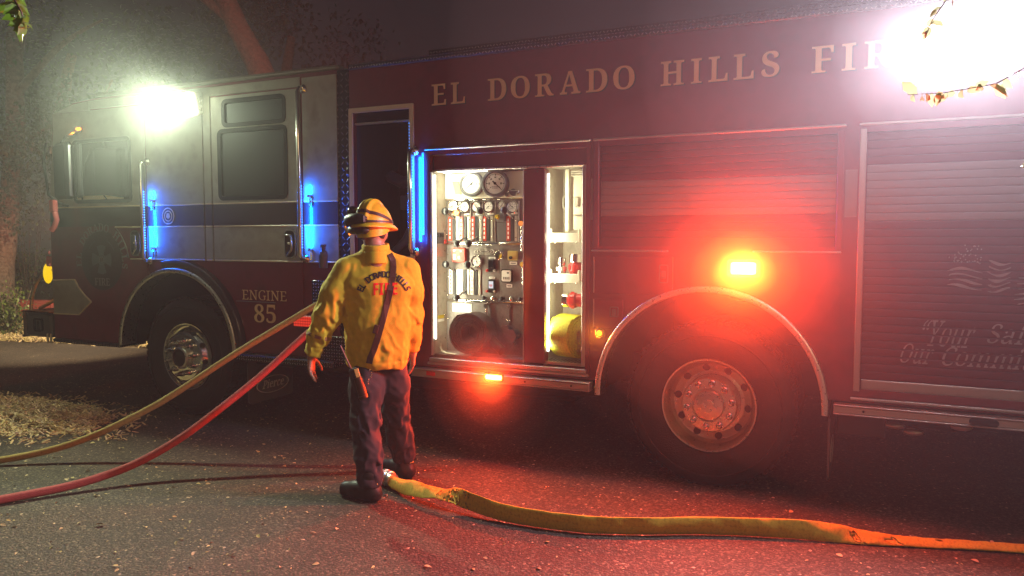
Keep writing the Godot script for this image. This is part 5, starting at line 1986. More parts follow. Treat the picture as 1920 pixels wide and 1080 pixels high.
# ------------------------------------------------------------------ hoses on the ground
func hoses() -> void:
	# two charged lines, from the discharges behind the firefighter down to the left
	for s in [["fire_hose", "khaki charged hose running from the pump down to the left edge", "khaki hose", Vector3(-3.60, 1.22, 0.16), Vector3(-5.62, 0.026, 1.74), 0.0245, 1],
			["fire_hose", "faded red charged hose sagging from the pump to the lower left edge", "red hose", Vector3(-3.58, 1.07, 0.16), Vector3(-4.74, 0.026, 2.215), 0.0260, 0]]:
		var a: Vector3 = s[3]
		var b: Vector3 = s[4]
		var pts := PackedVector3Array()
		var n := 40
		for i in n + 1:
			var t := float(i) / n
			pts.append(hose_point(a, b, t, s[6]))
		for pass_ in 6:
			var old := pts.duplicate()
			for i in range(1, n):
				pts[i].y = (old[i - 1].y + old[i].y * 2.0 + old[i + 1].y) / 4.0
		# on along the ground past the frame
		var d := Vector3(b.x - a.x, 0, b.z - a.z).normalized()
		for k in 8:
			var u := 0.22 * (k + 1)
			pts.append(b + d * u + Vector3(0.02 * k * k * 0.3, 0, 0.0))
		var th := thing(s[0], s[1], "fire hose", Vector3(a.x, 0, a.z))
		var mb := MB.new()
		mb.tube(pts, s[5], 14)
		part("hose_jacket", mb, M[s[2]], th, -th.position)
		mb = MB.new()
		var dir := (pts[1] - pts[0]).normalized()
		mb.tube(PackedVector3Array([pts[0] - dir * 0.10, pts[0] - dir * 0.02, pts[0] - dir * 0.02, pts[0] + dir * 0.05]), [0.042, 0.042, 0.032, 0.032], 16)
		part("coupling", mb, M["polished aluminium"], th, -th.position)
	# the flat yellow supply line: flat at its ends, on edge between
	var st := [  # centre, direction of its width, half width, half thickness
		[Vector3(-2.735, 0.050, 0.880), Vector3(0.30, 0.2, -0.9), 0.040, 0.038],
		[Vector3(-2.66, 0.052, 0.915), Vector3(0.32, 0.45, -0.85), 0.047, 0.030],
		[Vector3(-2.56, 0.060, 0.955), Vector3(0.35, 0.70, -0.65), 0.055, 0.014],
		[Vector3(-2.43, 0.068, 0.995), Vector3(0.40, 0.55, -0.75), 0.050, 0.009],
		[Vector3(-2.30, 0.080, 1.020), Vector3(0.30, 0.30, -0.90), 0.050, 0.009],
		[Vector3(-2.19, 0.090, 1.035), Vector3(0.10, 0.62, -0.65), 0.050, 0.009],
		[Vector3(-2.06, 0.076, 1.060), Vector3(0.0, 0.95, -0.25), 0.050, 0.009],
		[Vector3(-1.80, 0.061, 1.100), Vector3(0.0, 1.0, -0.05), 0.050, 0.010],
		[Vector3(-1.40, 0.060, 1.070), Vector3(0.0, 1.0, 0.05), 0.050, 0.011],
		[Vector3(-1.10, 0.060, 0.965), Vector3(0.0, 1.0, 0.12), 0.050, 0.012],
		[Vector3(-0.80, 0.060, 0.815), Vector3(0.0, 1.0, 0.02), 0.050, 0.011],
		[Vector3(-0.55, 0.060, 0.720), Vector3(0.0, 1.0, -0.06), 0.050, 0.011],
		[Vector3(-0.32, 0.062, 0.650), Vector3(0.0, 0.95, -0.25), 0.050, 0.010],
		[Vector3(-0.14, 0.050, 0.590), Vector3(0.0, 0.70, -0.62), 0.050, 0.010],
		[Vector3(0.02, 0.034, 0.540), Vector3(0.1, 0.34, -0.9), 0.050, 0.011],
		[Vector3(0.20, 0.024, 0.480), Vector3(0.15, 0.14, -0.97), 0.050, 0.013],
		[Vector3(0.45, 0.020, 0.400), Vector3(0.2, 0.06, -0.97), 0.050, 0.015],
		[Vector3(0.80, 0.019, 0.300), Vector3(0.2, 0.04, -0.97), 0.050, 0.015],
		[Vector3(1.40, 0.018, 0.140), Vector3(0.2, 0.0, -0.97), 0.050, 0.014],
		[Vector3(2.40, 0.018, -0.050), Vector3(0.1, 0.0, -0.97), 0.050, 0.014]]
	var t2 := thing("supply_hose", "flat yellow hose twisting on edge across the asphalt", "fire hose", Vector3(-2.7, 0, 0.9))
	var mb2 := MB.new()
	var nz := FastNoiseLite.new()
	nz.seed = 12
	nz.frequency = 5.0
	var steps := 12
	var rings := []
	var seg := 18
	for i in st.size() - 1:
		for k in steps + int(i == st.size() - 2):
			var t := float(k) / steps
			var p0: Array = st[maxi(i - 1, 0)]
			var p1: Array = st[i]
			var p2: Array = st[i + 1]
			var p3: Array = st[mini(i + 2, st.size() - 1)]
			var c: Vector3 = (p1[0] as Vector3).cubic_interpolate(p2[0], p0[0], p3[0], t)
			var w: Vector3 = (p1[1] as Vector3).lerp(p2[1], smoothstep(0.0, 1.0, t)).normalized()
			var hw := lerpf(p1[2], p2[2], t)
			var ht := lerpf(p1[3], p2[3], t)
			var tan: Vector3 = ((p2[0] as Vector3) - (p1[0] as Vector3)).normalized()
			w = (w - tan * w.dot(tan)).normalized()
			var nn := tan.cross(w).normalized()
			var ring := PackedVector3Array()
			for q in seg:
				var a := TAU * q / seg
				var u := cos(a)
				var v := sin(a) * (1.0 - 0.35 * u * u)
				var pos := c + w * hw * u + nn * ht * v
				var wr := nz.get_noise_3dv(pos * Vector3(1.0, 0.6, 1.0)) * 0.016 * (1.0 - u * u) + nz.get_noise_3dv(pos * 3.2 + Vector3(7, 3, 1)) * 0.006
				if i < 2:
					wr *= 0.4
				pos += nn * wr - Vector3(0, 0.007, 0)
				pos.y = maxf(pos.y, 0.004)
				ring.append(pos)
			rings.append([ring, c])
	var g := mb2.next()
	for i in rings.size() - 1:
		var ra: PackedVector3Array = rings[i][0]
		var rb: PackedVector3Array = rings[i + 1][0]
		for q in seg:
			var q2 := (q + 1) % seg
			var mid: Vector3 = (ra[q] + rb[q2]) * 0.5 - (rings[i][1] + rings[i + 1][1]) * 0.5
			mb2.quad(ra[q], ra[q2], rb[q2], rb[q], mid, g)
	part("hose_jacket", mb2, M["yellow hose"], t2, -t2.position)
	var mb3 := MB.new()
	var d3 := (Vector3(-2.66, 0.052, 0.915) - Vector3(-2.80, 0.050, 0.845)).normalized()
	var b3 := Basis.looking_at(-d3, Vector3.UP)
	mb3.lathe([Vector2(0.0, 0.0), Vector2(0.046, 0.0), Vector2(0.050, 0.008), Vector2(0.050, 0.035), Vector2(0.043, 0.038), Vector2(0.043, 0.055), Vector2(0.050, 0.058), Vector2(0.050, 0.085), Vector2(0.044, 0.09), Vector2(0.042, 0.125), Vector2(0.0, 0.125)], Vector3(-2.84, 0.052, 0.828), b3, 28)
	part("coupling", mb3, M["polished aluminium"], t2, -t2.position)


func hose_point(a: Vector3, b: Vector3, t: float, kind: int) -> Vector3:
	var p := a.lerp(b, t)
	var tab: Array = [[0.0, 1.20], [0.086, 1.115], [0.147, 1.012], [0.313, 0.763], [0.532, 0.389], [0.70, 0.18], [0.81, 0.088], [0.943, 0.034], [1.0, 0.026]] if kind == 1 else [[0.0, 1.10], [0.07, 1.03], [0.152, 0.895], [0.279, 0.640], [0.375, 0.483], [0.52, 0.25], [0.653, 0.105], [0.80, 0.040], [1.0, 0.026]]
	for i in tab.size() - 1:
		if t >= tab[i][0] and t <= tab[i + 1][0]:
			var q: float = (t - tab[i][0]) / (tab[i + 1][0] - tab[i][0])
			p.y = lerpf(tab[i][1], tab[i + 1][1], q)
	return p


# ------------------------------------------------------------------ signed distance bodies
class Bones:
	var a := PackedVector3Array()
	var ba := PackedVector3Array()
	var inv := PackedFloat32Array()
	var r0 := PackedFloat32Array()
	var r1 := PackedFloat32Array()
	var k := 0.03
	var zs := 1.0

	func _init(blend: float, flat := 1.0) -> void:
		k = blend
		zs = flat

	func add(p: Vector3, q: Vector3, ra: float, rb := -1.0) -> Bones:
		var s := Vector3(1, 1, zs)
		a.append(p * s)
		ba.append((q - p) * s)
		inv.append(1.0 / maxf(((q - p) * s).length_squared(), 1e-9))
		r0.append(ra)
		r1.append(ra if rb < 0.0 else rb)
		return self

	func chain(pts: Array, rr: Array) -> Bones:
		for i in pts.size() - 1:
			add(pts[i], pts[i + 1], rr[i], rr[i + 1])
		return self

	func d(p0: Vector3) -> float:
		var p := Vector3(p0.x, p0.y, p0.z * zs)
		var out := 1e3
		for i in a.size():
			var v := p - a[i]
			var t := clampf(v.dot(ba[i]) * inv[i], 0.0, 1.0)
			var e := (v - ba[i] * t).length() - lerpf(r0[i], r1[i], t)
			var h := maxf(k - absf(out - e), 0.0) / k
			out = minf(out, e) - h * h * k * 0.25
		return out


static func smin(a: float, b: float, k: float) -> float:
	var h := maxf(k - absf(a - b), 0.0) / k
	return minf(a, b) - h * h * k * 0.25


class Hull:
	var v := PackedVector3Array()
	var n := PackedVector3Array()
	var ix := PackedInt32Array()

	func nets(f: Callable, lo: Vector3, hi: Vector3, c: float) -> Hull:
		var B := 4
		var nb := Vector3i(((hi - lo) / (c * B)).ceil())
		var nx := nb.x * B + 1
		var ny := nb.y * B + 1
		var nz := nb.z * B + 1
		var g := PackedFloat32Array()
		g.resize(nx * ny * nz)
		g.fill(9.0)
		var live := []
		for bz in nb.z:
			for by in nb.y:
				for bx in nb.x:
					var m := lo + (Vector3(bx, by, bz) + Vector3(0.5, 0.5, 0.5)) * (c * B)
					if absf(f.call(m)) < c * B * 1.15 + 0.012:
						live.append(Vector3i(bx, by, bz))
		for b in live:
			for z in B + 1:
				for y in B + 1:
					var row: int = ((b.z * B + z) * ny + b.y * B + y) * nx + b.x * B
					for x in B + 1:
						if g[row + x] > 8.0:
							g[row + x] = f.call(lo + Vector3(b.x * B + x, b.y * B + y, b.z * B + z) * c)
		var at := {}
		var off := [0, 1, nx, nx + 1, nx * ny, nx * ny + 1, nx * ny + nx, nx * ny + nx + 1]
		var pos := [Vector3(0, 0, 0), Vector3(1, 0, 0), Vector3(0, 1, 0), Vector3(1, 1, 0), Vector3(0, 0, 1), Vector3(1, 0, 1), Vector3(0, 1, 1), Vector3(1, 1, 1)]
		var edges := [[0, 1], [2, 3], [4, 5], [6, 7], [0, 2], [1, 3], [4, 6], [5, 7], [0, 4], [1, 5], [2, 6], [3, 7]]
		var first := v.size()
		var cells := []
		for b in live:
			for z in B:
				for y in B:
					for x in B:
						var q := Vector3i(b.x * B + x, b.y * B + y, b.z * B + z)
						var o := (q.z * ny + q.y) * nx + q.x
						var neg := 0
						for k in 8:
							if g[o + off[k]] < 0.0:
								neg += 1
						if neg == 0 or neg == 8:
							continue
						var s := Vector3()
						var cnt := 0
						for e in edges:
							var d0: float = g[o + off[e[0]]]
							var d1: float = g[o + off[e[1]]]
							if (d0 < 0.0) != (d1 < 0.0):
								s += (pos[e[0]] as Vector3).lerp(pos[e[1]], d0 / (d0 - d1))
								cnt += 1
						at[o] = v.size()
						cells.append(q)
						v.append(lo + (Vector3(q) + s / cnt) * c)
						n.append(Vector3.ZERO)
		for q in cells:
			var o: int = (q.z * ny + q.y) * nx + q.x
			for ax in 3:
				var st: int = [1, nx, nx * ny][ax]
				var su: int = [nx, nx * ny, 1][ax]
				var sv: int = [nx * ny, 1, nx][ax]
				var i0 := g[o] < 0.0
				if i0 == (g[o + st] < 0.0):
					continue
				if not (at.has(o - su) and at.has(o - sv) and at.has(o - su - sv)):
					continue
				var a: int = at[o]
				var b1: int = at[o - su]
				var c1: int = at[o - su - sv]
				var d: int = at[o - sv]
				if i0:
					ix.append_array([a, d, c1, a, c1, b1])
				else:
					ix.append_array([a, b1, c1, a, c1, d])
		return self

	func done() -> ArrayMesh:
		for i in range(0, ix.size(), 3):
			var m := -(v[ix[i + 1]] - v[ix[i]]).cross(v[ix[i + 2]] - v[ix[i]])
			for k in 3:
				n[ix[i + k]] += m
		for i in n.size():
			n[i] = n[i].normalized()
		var arr := []
		arr.resize(Mesh.ARRAY_MAX)
		arr[Mesh.ARRAY_VERTEX] = v
		arr[Mesh.ARRAY_NORMAL] = n
		arr[Mesh.ARRAY_INDEX] = ix
		var m := ArrayMesh.new()
		m.add_surface_from_arrays(Mesh.PRIMITIVE_TRIANGLES, arr)
		return m


func hand_bones(w: Vector3, d: Vector3, s: Vector3, n: Vector3, curl: float) -> Array:
	# w wrist, d towards the fingertips, s towards the thumb's side, n out of the palm
	var palm := Bones.new(0.014)
	palm.add(w - d * 0.05, w + d * 0.01, 0.027, 0.026)
	for i in 4:
		var o := s * (0.027 - 0.018 * i)
		palm.add(w + d * 0.015 + o * 0.7, w + d * (0.088 - 0.006 * absf(i - 1.2)) + o, 0.0145, 0.0115)
	var fing := []
	var lens := [0.074, 0.084, 0.078, 0.060]
	for i in 4:
		var b := Bones.new(0.004)
		var p := w + d * (0.086 - 0.006 * absf(i - 1.2)) + s * (0.029 - 0.0192 * i)
		var dir := (d + s * (0.05 - 0.035 * i)).normalized()
		var ang := curl * (0.8 + 0.12 * i)
		var r := 0.0092 - 0.0005 * absf(i - 1.0)
		for k in 3:
			dir = dir.rotated(d.cross(n).normalized(), ang)
			ang *= 1.15
			var q: Vector3 = p + dir * float(lens[i]) * [0.45, 0.31, 0.24][k]
			b.add(p, q, r * (1.0 - 0.08 * k), r * (1.0 - 0.08 * (k + 1)))
			p = q
		fing.append(b)
	var t := Bones.new(0.006)
	var p := w + d * 0.022 + s * 0.024
	var dir := (s * 0.75 + d * 0.62 + n * 0.30).normalized()
	for k in 3:
		var q: Vector3 = p + dir * [0.044, 0.032, 0.026][k]
		t.add(p, q, [0.0145, 0.0105, 0.0095][k], [0.0105, 0.0095, 0.0082][k])
		p = q
		dir = (dir + d * 0.30 - s * 0.12).normalized()
	fing.append(t)
	return [palm, fing]


func hand_d(hb: Array, p: Vector3) -> float:
	var d: float = hb[0].d(p)
	for f in hb[1]:
		d = smin(d, f.d(p), 0.006)
	return d


func firefighter() -> void:
	var P := thing("person", "firefighter in yellow jacket and helmet facing the pump panel, back to us", "person", Vector3(-2.79, 0, 0.955))
	P.rotation.y = 0.622
	# --- the body, head and hands
	var headc := Vector3(-0.016, 1.646, -0.02)
	var yaw := Basis(Vector3.UP, -0.50)   # the face turned to the right of straight ahead
	var skull := Bones.new(0.03)
	skull.add(Vector3(0, 0.035, 0.025), Vector3(0, 0.035, -0.025), 0.083, 0.078)
	skull.add(Vector3(0, -0.03, -0.035), Vector3(0, -0.085, -0.055), 0.062, 0.040)
	skull.add(Vector3(-0.045, -0.03, -0.01), Vector3(0.045, -0.03, -0.01), 0.045)
	skull.add(Vector3(0, -0.002, -0.10), Vector3(0, -0.028, -0.118), 0.010, 0.014)
	skull.add(Vector3(-0.03, 0.022, -0.088), Vector3(0.03, 0.022, -0.088), 0.016)
	skull.add(Vector3(-0.016, -0.062, -0.096), Vector3(0.016, -0.062, -0.096), 0.009)
	var ears := Bones.new(0.008)
	for s in [-1.0, 1.0]:
		ears.add(Vector3(0.080 * s, 0.018, 0.008), Vector3(0.090 * s, 0.012, 0.020), 0.012, 0.014)
		ears.add(Vector3(0.082 * s, -0.022, 0.004), Vector3(0.080 * s, 0.0, 0.008), 0.009, 0.012)
	var eyes := [Vector3(-0.032, 0.004, -0.094), Vector3(0.032, 0.004, -0.094)]
	var core := Bones.new(0.05)
	core.add(headc + Vector3(0, -0.05, 0.015), Vector3(0.0, 1.46, 0.0), 0.060, 0.066)
	core.chain([Vector3(0, 1.46, 0), Vector3(0.01, 1.25, 0), Vector3(0.01, 0.95, 0)], [0.085, 0.105, 0.10])
	core.add(Vector3(-0.15, 1.40, 0), Vector3(0.17, 1.40, 0), 0.05)
	core.chain([Vector3(-0.18, 1.395, 0.0), Vector3(-0.295, 1.13, 0.02), Vector3(-0.392, 0.885, 0.0)], [0.05, 0.042, 0.030])
	core.chain([Vector3(0.20, 1.395, 0.0), Vector3(0.216, 1.12, -0.03), Vector3(0.224, 0.872, -0.085)], [0.05, 0.042, 0.030])
	core.chain([Vector3(-0.06, 0.90, 0), Vector3(-0.07, 0.47, 0.09), Vector3(-0.05, 0.12, 0.165)], [0.085, 0.06, 0.045])
	core.chain([Vector3(0.085, 0.90, 0), Vector3(0.11, 0.45, -0.13), Vector3(0.17, 0.12, -0.25)], [0.085, 0.06, 0.045])
	var hl := hand_bones(Vector3(-0.396, 0.876, 0.0), Vector3(-0.04, -0.97, 0.10).normalized(), Vector3(0.38, -0.03, -0.92).normalized(), Vector3(0.92, 0.02, 0.38).normalized(), 0.20)
	var hr := hand_bones(Vector3(0.225, 0.866, -0.088), Vector3(0.0, -0.98, -0.15).normalized(), Vector3(-0.1, 0.15, -0.98).normalized(), Vector3(-0.98, 0.0, 0.1).normalized(), 0.24)
	var inv := yaw.inverse()
	var head_f := func(p: Vector3) -> float:
		var q: Vector3 = inv * (p - headc)
		var d := skull.d(q)
		for e in eyes:
			d = maxf(d, -((q - e).length() - 0.013)) if (q - e).length() < 0.04 else d
			d = minf(d, (q - e - Vector3(0, 0, 0.010)).length() - 0.0125)
		return smin(smin(d, ears.d(q), 0.012), core.d(p), 0.02)
	var sk := Hull.new()
	sk.nets(head_f, Vector3(-0.16, 1.50, -0.20), Vector3(0.15, 1.81, 0.13), 0.005)
	sk.nets(func(p: Vector3) -> float: return core.d(p), Vector3(-0.46, 0.05, -0.36), Vector3(0.32, 1.52, 0.28), 0.016)
	sk.nets(func(p: Vector3) -> float: return smin(hand_d(hl, p), core.d(p), 0.01), Vector3(-0.50, 0.65, -0.16), Vector3(-0.30, 0.93, 0.12), 0.004)
	sk.nets(func(p: Vector3) -> float: return smin(hand_d(hr, p), core.d(p), 0.01), Vector3(0.14, 0.64, -0.25), Vector3(0.32, 0.93, 0.0), 0.004)
	part("body", sk.done(), M["skin"], P)
	var hair := Hull.new()
	hair.nets(func(p: Vector3) -> float:
		var q: Vector3 = inv * (p - headc)
		return maxf(skull.d(q) - 0.006, maxf(-q.z - 0.0 + 0.4 * (-q.y) - 0.01, -q.y - 0.055)), Vector3(-0.16, 1.58, -0.16), Vector3(0.15, 1.80, 0.13), 0.006)
	part("hair", hair.done(), M["hair"], P)
	# --- the jacket
	var torso := Bones.new(0.05, 1.12)
	torso.add(Vector3(-0.10, 1.30, 0), Vector3(0.125, 1.30, 0), 0.125)
	torso.add(Vector3(-0.135, 1.415, 0), Vector3(0.155, 1.410, 0), 0.062)
	torso.chain([Vector3(-0.085, 1.31, 0), Vector3(-0.075, 1.08, 0), Vector3(-0.070, 0.85, 0)], [0.125, 0.118, 0.122])
	torso.chain([Vector3(0.115, 1.31, 0), Vector3(0.095, 1.08, 0), Vector3(0.078, 0.85, 0)], [0.125, 0.118, 0.118])
	torso.add(Vector3(0.0, 1.38, 0.0), Vector3(0.0, 1.48, -0.01), 0.10, 0.080)
	torso.add(Vector3(0.0, 1.475, 0.0), Vector3(-0.15, 1.415, 0.0), 0.068, 0.062)
	torso.add(Vector3(0.0, 1.475, 0.0), Vector3(0.16, 1.410, 0.0), 0.068, 0.062)
	torso.chain([Vector3(0.0, 1.30, 0.03), Vector3(0.0, 0.85, 0.03)], [0.11, 0.115])
	var arms := Bones.new(0.03)
	arms.chain([Vector3(-0.178, 1.395, 0.0), Vector3(-0.245, 1.26, 0.015), Vector3(-0.300, 1.12, 0.02), Vector3(-0.350, 1.0, 0.012), Vector3(-0.388, 0.892, 0.0)], [0.083, 0.088, 0.080, 0.066, 0.055])
	arms.chain([Vector3(0.195, 1.395, 0.0), Vector3(0.210, 1.26, -0.008), Vector3(0.216, 1.12, -0.03), Vector3(0.222, 0.99, -0.06), Vector3(0.224, 0.885, -0.082)], [0.080, 0.080, 0.074, 0.062, 0.052])
	var fold := FastNoiseLite.new()
	fold.seed = 3
	fold.frequency = 7.0
	fold.fractal_octaves = 2
	var fine := FastNoiseLite.new()
	fine.seed = 8
	fine.frequency = 20.0
	var folds := func(p: Vector3, amp: float) -> float:
		var a := 1.0 - absf(fold.get_noise_3d(p.x * 1.3 + p.y * 0.5, p.y * 0.75 - p.x * 0.3, p.z * 1.2)) * 2.6
		return amp * (a - 0.45) + 0.0016 * fine.get_noise_3dv(p)
	var l_el := Vector3(-0.300, 1.10, 0.02)
	var r_el := Vector3(0.216, 1.10, -0.03)
	var jacket_f := func(p: Vector3) -> float:
		var dt := torso.d(p) / 1.04
		var da := arms.d(p)
		var d := smin(dt, da, 0.022)
		if absf(d) > 0.06:
			return d
		var near := exp(-pow((p - l_el).length() / 0.17, 2.0)) + exp(-pow((p - r_el).length() / 0.15, 2.0)) + 0.55 * exp(-pow((p.y - 0.86) / 0.10, 2.0)) + 0.45 * exp(-pow((p.x + 0.17) / 0.06, 2.0) - pow((p.y - 1.16) / 0.16, 2.0))
		d -= folds.call(p, 0.0016 + 0.013 * minf(near, 1.0) * (1.0 if p.x < 0.1 else 0.6))
		# back yoke seam, hem band and cuffs
		d += 0.0035 * exp(-pow((dt - da) / 0.007, 2.0)) if p.y > 1.16 else 0.0
		d += 0.004 * exp(-pow((p.y - 0.835) / 0.006, 2.0))
		d += 0.005 * exp(-pow(((p - Vector3(-0.375, 0.93, 0.0)).dot(Vector3(0.33, 0.94, 0.1)) - 0.01) / 0.006, 2.0)) if p.x < -0.28 else 0.0
		d += 0.004 * exp(-pow((p.y - 0.935) / 0.006, 2.0)) if p.x > 0.16 and dt > 0.02 else 0.0
		# ends: hem, cuffs, collar
		var hem := 0.785 - 0.06 * p.x - p.y + 0.008 * sin(p.x * 22.0)
		d = maxf(d, hem)
		d = maxf(d, -(p - Vector3(-0.391, 0.874, 0.0)).dot(Vector3(0.33, 0.94, 0.1).normalized())) if p.x < -0.24 and da < dt else d
		d = maxf(d, -(p - Vector3(0.224, 0.878, -0.084)).dot(Vector3(0.0, 0.98, 0.2))) if p.x > 0.12 and da < dt else d
		return d
	sk = Hull.new()
	sk.nets(jacket_f, Vector3(-0.50, 0.74, -0.26), Vector3(0.36, 1.60, 0.26), 0.0075)
	var jacket := part("jacket", sk.done(), M["jacket cloth"], P)
	var collar := Hull.new()
	var cb := Bones.new(0.02, 0.95)
	cb.add(Vector3(0.0, 1.44, 0.0), Vector3(0.0, 1.565, -0.012), 0.096, 0.080)
	collar.nets(func(p: Vector3) -> float:
		var d := absf(cb.d(p) + 0.004) - 0.006
		d = maxf(d, p.y - 1.558 - 0.04 * p.x + 0.10 * p.z)
		d += 0.003 * exp(-pow((p.y - 1.515) / 0.005, 2.0))
		return maxf(d, 1.44 - p.y), Vector3(-0.13, 1.42, -0.14), Vector3(0.13, 1.61, 0.14), 0.006)
	part("collar", collar.done(), M["jacket cloth"], jacket)
	# --- trousers
	var legs := Bones.new(0.04)
	legs.add(Vector3(-0.055, 0.92, 0), Vector3(0.075, 0.92, 0), 0.090)
	legs.chain([Vector3(-0.070, 0.86, 0), Vector3(-0.065, 0.66, 0.045), Vector3(-0.072, 0.47, 0.09), Vector3(-0.06, 0.28, 0.13), Vector3(-0.05, 0.13, 0.165)], [0.096, 0.103, 0.086, 0.083, 0.079])
	legs.chain([Vector3(0.080, 0.86, -0.01), Vector3(0.105, 0.66, -0.07), Vector3(0.115, 0.46, -0.13), Vector3(0.145, 0.28, -0.20), Vector3(0.172, 0.14, -0.25)], [0.094, 0.100, 0.084, 0.080, 0.076])
	var knees := [Vector3(-0.072, 0.47, 0.09), Vector3(0.115, 0.46, -0.13), Vector3(-0.05, 0.17, 0.165), Vector3(0.172, 0.18, -0.25)]
	var leg_f := func(p: Vector3) -> float:
		var d := legs.d(p)
		if absf(d) > 0.06:
			return d
		var near := 0.0
		for q in knees:
			near += exp(-pow((p - q).length() / 0.13, 2.0))
		d -= folds.call(p + Vector3(3, 1, 2), 0.005 + 0.017 * minf(near, 1.0))
		return maxf(d, (0.085 - p.y) if p.z > -0.05 else (0.105 - p.y))
	sk = Hull.new()
	sk.nets(leg_f, Vector3(-0.24, 0.04, -0.38), Vector3(0.32, 1.06, 0.30), 0.010)
	part("trousers", sk.done(), M["trouser cloth"], P)
	# --- boots
	for b in [[Vector3(-0.050, 0.0, 0.172), Vector3(-0.78, 0, -0.62)], [Vector3(0.178, 0.0, -0.245), Vector3(-0.62, 0, -0.78)]]:
		var o: Vector3 = b[0]
		var f: Vector3 = (b[1] as Vector3).normalized()
		var bo := Bones.new(0.03)
		bo.add(o + Vector3(0, 0.16, 0), o + Vector3(0, 0.07, 0), 0.062, 0.056)
		bo.add(o + Vector3(0, 0.05, 0) - f * 0.028, o + Vector3(0, 0.055, 0) + f * 0.10, 0.050, 0.050)
		bo.add(o + Vector3(0, 0.055, 0) + f * 0.09, o + Vector3(0, 0.046, 0) + f * 0.185, 0.050, 0.046)
		sk = Hull.new()
		sk.nets(func(p: Vector3) -> float:
			var d := bo.d(p)
			var side := 0.004 if p.y < 0.026 else -0.0
			return maxf(d - side, 0.003 - p.y), o + Vector3(-0.27, -0.01, -0.27), o + Vector3(0.27, 0.24, 0.27), 0.007)
		var boot := part("boot", sk.done(), M["boot leather"], P)
		var mb := MB.new()
		mb.box(o + Vector3(0, 0.115, 0) - f * 0.064, Vector3(0.035, 0.011, 0.008), 0.002, Basis(Vector3.UP, atan2(-f.x, -f.z)))
		part("heel_tab", mb, M["reflective tape"], boot)
		mb = MB.new()
		mb.ball(o + Vector3(0.028, 0.04, 0.0) - f * 0.085, Vector3(0.012, 0.012, 0.012), 8, 6)
		part("heel_stud", mb, M["chrome"], boot)
	# --- lettering on the back, laid on the cloth
	var place := func(d: Vector2) -> Vector3:
		var z := 0.24
		for i in 26:
			var e: float = jacket_f.call(Vector3(d.x, d.y, z))
			z -= clampf(e * 0.8, -0.01, 0.03)
			if absf(e) < 0.0008:
				break
		return Vector3(d.x, d.y, z + 0.0022)
	var mb := MB.new()
	write_arc(mb, "EL DORADO HILLS", sans, Vector2(0.048, 1.226), 0.131, 0.038, 2.72, 0.42, 0.0, Vector2(1.03, 1.0), place)
	for o in [Vector2(0.0014, 0.0), Vector2(-0.0014, 0.0008)]:
		write_arc(mb, "EL DORADO HILLS", sans, Vector2(0.048, 1.226) + o, 0.131, 0.038, 2.72, 0.42, 0.0, Vector2(1.03, 1.0), func(d: Vector2) -> Vector3: return place.call(d) + Vector3(0, 0, 0.0006 + 0.3 * o.x))
	part("back_lettering", mb, M["ink"], jacket)
	mb = MB.new()
	var fp: PackedVector2Array = glyphs("FIRE", sans)[0]
	for i in range(0, fp.size(), 3):
		var q := []
		for k in 3:
			q.append(Vector2(lerpf(-0.016, 0.128, fp[i + k].x), lerpf(1.252, 1.325, fp[i + k].y)))
		laid(mb, PackedVector2Array(q), 0.0, place)
	part("back_word", mb, M["deep red print"], jacket)
	mb = MB.new()   # worn tape round the left sleeve
	for i in 14:
		var a0 := PI * 2.0 * i / 14
		var quad := []
		for k in [[a0, 0.0], [a0 + TAU / 14, 0.0], [a0 + TAU / 14, 0.022], [a0, 0.022]]:
			var ax := Vector3(0.33, 0.94, 0.07).normalized()
			var u: Vector3 = (ax as Vector3).cross(Vector3(0, 0, 1)).normalized()
			var w := ax.cross(u)
			var c: Vector3 = Vector3(-0.352, 0.99, 0.012) + ax * k[1]
			var dir: Vector3 = u * cos(k[0]) + w * sin(k[0])
			var r := 0.11
			for s in 20:
				var e: float = jacket_f.call(c + dir * r)
				r -= clampf(e * 0.8, -0.01, 0.03)
			quad.append(c + dir * (r + 0.003))
		mb.quad(quad[0], quad[1], quad[2], quad[3], (quad[0] + quad[2]) * 0.5 - Vector3(-0.352, 0.99, 0.012))
	part("sleeve_tape", mb, M["rust tape"], jacket)
	helmet(P, headc, yaw)
	# --- the leather strap across the back, with radio and antenna (worn, so of its own)
	var R := thing("radio_strap", "brown leather strap across the yellow jacket with a radio hanging at the hip", "radio strap", P.position)
	R.rotation.y = P.rotation.y
	var path := [Vector2(0.085, 1.50), Vector2(0.103, 1.46), Vector2(0.105, 1.42), Vector2(0.098, 1.36), Vector2(0.085, 1.28), Vector2(0.062, 1.19), Vector2(0.035, 1.09), Vector2(0.005, 0.99), Vector2(-0.018, 0.92), Vector2(-0.040, 0.87), Vector2(-0.048, 0.835)]
	mb = MB.new()
	var rows := []
	for i in path.size():
		var p: Vector2 = path[i]
		var t: Vector2 = (path[mini(i + 1, path.size() - 1)] - path[maxi(i - 1, 0)]).normalized()
		var sd := Vector2(-t.y, t.x) * (0.0205 if i > 0 else 0.018)
		var row := []
		for s in [-1.0, -0.85, 0.85, 1.0]:
			var w: Vector3 = place.call(p + sd * s)
			row.append(w + Vector3(0, 0, 0.004 if absf(s) < 0.9 else -0.006))
		rows.append(row)
	for i in rows.size() - 1:
		for k in 3:
			mb.quad(rows[i][k], rows[i + 1][k], rows[i + 1][k + 1], rows[i][k + 1], Vector3(0, 0.1, 1))
	part("strap", mb, M["leather"], R)
	mb = MB.new()
	mb.box(Vector3(-0.005, 1.045, 0.0) + Vector3(0, 0, (place.call(Vector2(0.02, 1.045)) as Vector3).z + 0.008), Vector3(0.030, 0.055, 0.010), 0.003, Basis(Vector3(0, 0, 1), -0.28))
	part("keeper", mb, M["leather"], R)
	var tilt := Basis(Vector3(0, 0, 1), 0.26)
	mb = MB.new()
